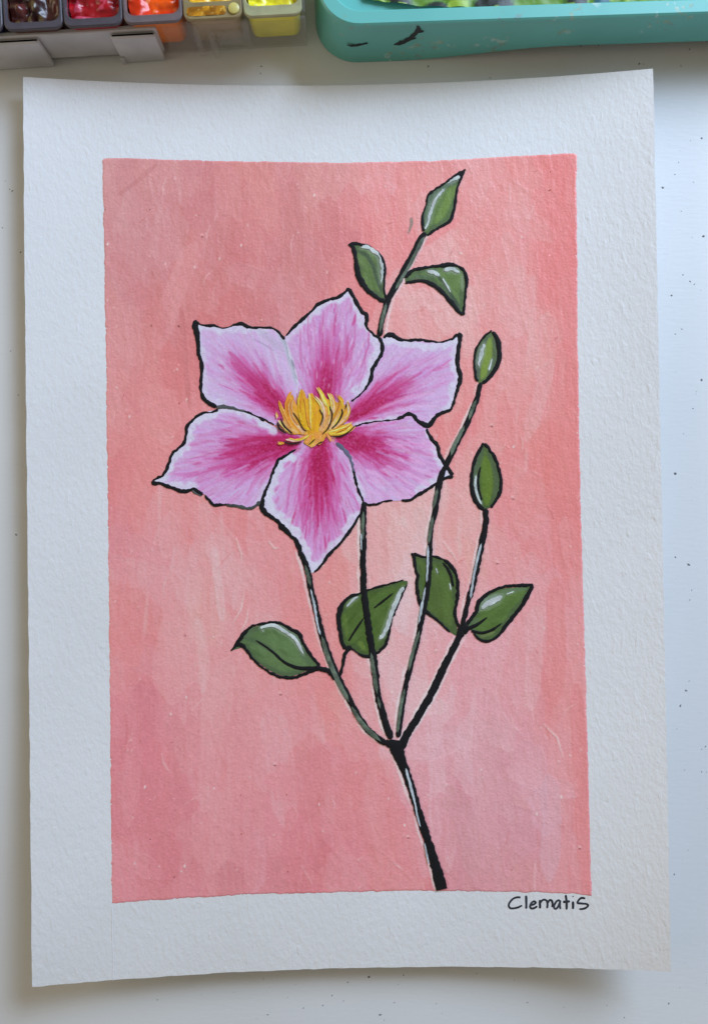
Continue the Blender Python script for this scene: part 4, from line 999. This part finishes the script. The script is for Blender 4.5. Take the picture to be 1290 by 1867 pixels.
mx = node(nt, 'ShaderNodeMix', data_type='RGBA'); nt.links.new(m5.outputs[0], mx.inputs['Factor']); nt.links.new(r1.outputs['Color'], mx.inputs['A']); nt.links.new(r4.outputs['Color'], mx.inputs['B'])
nt.links.new(mx.outputs['Result'], b.inputs['Base Color']); b.inputs['Roughness'].default_value = 0.4

tt = math.radians(1.95)
tx, ty = gw(583, 46.5, ZR)
tray = empty('paint_tray', (tx*MM, ty*MM, 0), tt)
tag(tray, 'turquoise plastic tray with a smear of black paint on its front wall', 'tray')
TW, TD = 190.0, 110.0
def foot_z(x, y):
    # the front skirt is scooped up away from its left corner
    if y > 14: return 0.2
    t = min(max((x-22)/58, 0), 1)*min(max((TW-20-x)/30, 0), 1)
    return 0.2+6.6*t*t*(3-2*t)
NB = 10
def dense(x0, y0, x1, y1, r):
    p = rrect(x0, y0, x1, y1, r, NB)
    out = []
    for i in range(len(p)):
        a, b_ = np.array(p[i]), np.array(p[(i+1) % len(p)]); L = np.hypot(*(b_-a)); k = max(int(L/5), 1) if L > 12 else 1
        for j in range(k): out.append(tuple(a+(b_-a)*j/k))
    return out
def same(x0, y0, x1, y1, r, ref):
    p = rrect(x0, y0, x1, y1, r, NB); out = []
    q = rrect(*ref, NB)
    for i in range(len(p)):
        a, b_ = np.array(p[i]), np.array(p[(i+1) % len(p)]); L = np.hypot(*(np.array(q[(i+1) % len(q)])-np.array(q[i]))); k = max(int(L/5), 1) if L > 12 else 1
        for j in range(k): out.append(tuple(a+(b_-a)*j/k))
    return out
REF = (0, 0, TW, TD, 12.5)
o0 = same(-1.8, -1.6, TW+1.8, TD+1.6, 13.5, REF)
ot = same(0, 0, TW, TD, 12.5, REF)
loft('wall', [lp(same(-0.4, -0.2, TW+0.4, TD+0.2, 12.5, REF), foot_z), lp(o0, foot_z), lp(same(-1.3, -1.1, TW+1.3, TD+1.1, 13.2, REF), lambda x, y: foot_z(x, y)+5), lp(same(0.0, 0.1, TW, TD-0.1, 12.5, REF), ZR-2.1)], M_teal, tray)
loft('rim', [lp(same(0.2, 0.2, TW-0.2, TD-0.2, 12.3, REF), ZR-2.0), lp(same(-0.25, -0.25, TW+0.25, TD+0.25, 12.7, REF), ZR-1.6), lp(same(-0.25, -0.25, TW+0.25, TD+0.25, 12.7, REF), ZR-0.5), lp(same(0.3, 0.3, TW-0.3, TD-0.3, 12.2, REF), ZR),
  lp(same(3.9, 3.9, TW-3.9, TD-3.9, 9.2, REF), ZR), lp(same(4.3, 4.3, TW-4.3, TD-4.3, 8.9, REF), ZR-0.35), lp(same(4.9, 4.9, TW-4.9, TD-4.9, 8.4, REF), ZR-5)], M_teal, tray)
loft('inner_floor', [lp(same(4.9, 4.9, TW-4.9, TD-4.9, 8.4, REF), ZR-5.1), lp(same(5.2, 5.2, TW-5.2, TD-5.2, 8.2, REF), ZR-5.6)], M_teal, tray, False, True)
_gl = [lin(c) for c in ((96,138,30), (150,182,60), (60,100,30), (18,30,22), (40,96,110))]
def gcol(a, b):
    if a > 0.66: c = _gl[3]
    elif a > 0.58: c = _gl[2]
    elif a < 0.22: c = _gl[4]
    else: c = _gl[0]
    if b > 0.68: c = _gl[1]
    return c
gp = lumps('dried_green_paint', 5.4, 5.3, TW-6, TD-6, ZR-4.2, 1.6, gcol, M_dry, tray, 260, 150, 0.16, 9)
tag(gp, 'messy green paint lying inside the tray')
# black smear on the front wall
def smear(name, pts, col):
    """pts: photograph pixels on the tray's front wall with widths in px"""
    p = spline(pts, 2.0); n = len(p); co = []
    tg = np.gradient(p[:, :2], axis=0); tg /= np.hypot(tg[:, 0], tg[:, 1])[:, None]+1e-9
    for i in range(n):
        for s in (-1, 1):
            x = p[i, 0]-tg[i, 1]*s*p[i, 2]/2*(0.6+0.8*vn(i*0.4, s*3.0, 3)); y = p[i, 1]+tg[i, 0]*s*p[i, 2]/2*(0.6+0.8*vn(i*0.5, s*5.0, 4))
            # intersect the viewing line with the wall surface (profile y(z) in the tray frame)
            zlo, zhi = 0.0, ZR
            for _ in range(30):
                z = (zlo+zhi)/2
                gx_, gy_ = gw(x, y, z); dx, dy = gx_-tx, gy_-ty
                lx = dx*math.cos(tt)+dy*math.sin(tt); ly = -dx*math.sin(tt)+dy*math.cos(tt)
                fz = foot_z(lx, 0)
                wy = np.interp(z, [fz, fz+5, ZR-2.1], [-1.6, -1.1, 0.1])
                if ly > wy: zlo = z      # ray is behind the wall here: surface is higher up
                else: zhi = z
            co.append((lx, wy-0.12, z+0.03))
    f = [(2*i, 2*i+1, 2*i+3, 2*i+2) for i in range(n-1)]
    return mesh(name, np.array(co)*MM, f, M_smear, tray)
M_smear = plain('dried_black_paint', (0.012, 0.016, 0.016), 0.5, 0.4, 0.4, 700)
smear('paint_smear', [(718,81,2),(730,78,8),(742,72,7),(754,63,6),(762,54,10),(761,46,6)], 0)
smear('paint_smear', [(736,78,3),(748,71,5),(758,69,2)], 0)
smear('paint_smear', [(758,58,3),(766,57,5),(772,57,2)], 0)
smear('paint_smear', [(632,81,2),(642,83,4),(656,81,4),(670,78,2)], 0)

# ------------------------------------------------------------------ crumbs of dried paint on the table
def crumbs():
    r = R0(42)
    L = [(672,1781,5),(693,1850,6),(488,1850,4),(961,1828,4),(718,1828,4),(634,1791,3),(588,1833,3),(1218,1830,4),(626,1825,3),(1137,1855,3),(287,1823,3),(795,1830,2.5),(735,1778,2.5),(480,1785,3),(553,1838,3),(605,1815,2.5),(700,1860,3),(540,1795,2),(868,1775,3),
     (1230,1016,4),(1254,1029,7),(1260,1076,3),(1256,1094,4),(1250,1259,6),(1255,1242,3),(1239,1287,5),(1285,1361,5),(1278,1407,4),(1228,1594,3),(1207,342,5),(1263,332,3),(1229,318,3),(1281,431,6),(1265,518,4),(1257,513,4),(1244,501,4),(1223,539,4),(1242,600,4),(1230,609,3),(1278,693,5),(1241,385,3),(1278,252,4),(1245,791,3),(1230,863,6),(1262,745,3),
     (23,348,5),(5,415,3),(38,460,4),(18,345,3),(30,975,5),(10,330,3),(20,640,3),(34,720,3),
     (1057,79,5),(1058,84,4),(898,90,5),(855,92,4),(893,142,4),(1164,116,5),(1172,117,3),(1152,72,3),(1176,77,3),(1256,90,4),(1287,76,4),(476,121,4),(475,134,4),(780,121,4),(1090,82,3),(1240,120,3)]
    for k in range(34):
        x = r.uniform(1226, 1290) if r.rand() < 0.6 else r.uniform(300, 1200)
        y = r.uniform(200, 1850) if x > 1225 else r.uniform(1785, 1866)
        L.append((x, y, r.uniform(1.2, 2.4)))
    co, f = [], []
    for x, y, s in L:
        gx_, gy_ = gw(x, y, 0); s = s/PX*0.54; a = r.uniform(0, 6.28); e = r.uniform(0.35, 0.9); n0 = len(co); n = 6
        for k in range(n):
            t = 2*math.pi*k/n; q = r.uniform(0.7, 1.2)
            px_, py_ = s*math.cos(t)*q, s*e*math.sin(t)*q
            co.append((gx_+px_*math.cos(a)-py_*math.sin(a), gy_+px_*math.sin(a)+py_*math.cos(a), 0.01))
        co.append((gx_, gy_, s*r.uniform(0.2, 0.5)))
        for k in range(n): f.append((n0+k, n0+(k+1) % n, n0+n))
    o = mesh('paint_crumbs', np.array(co)*MM, f, plain('grey_crumbs', (0.26, 0.26, 0.27), 0.8, 0.2, 0.6, 900), None, smooth=False)
    tag(o, 'tiny dark crumbs of dried paint scattered over the white table', 'crumbs', kind='stuff')
crumbs()
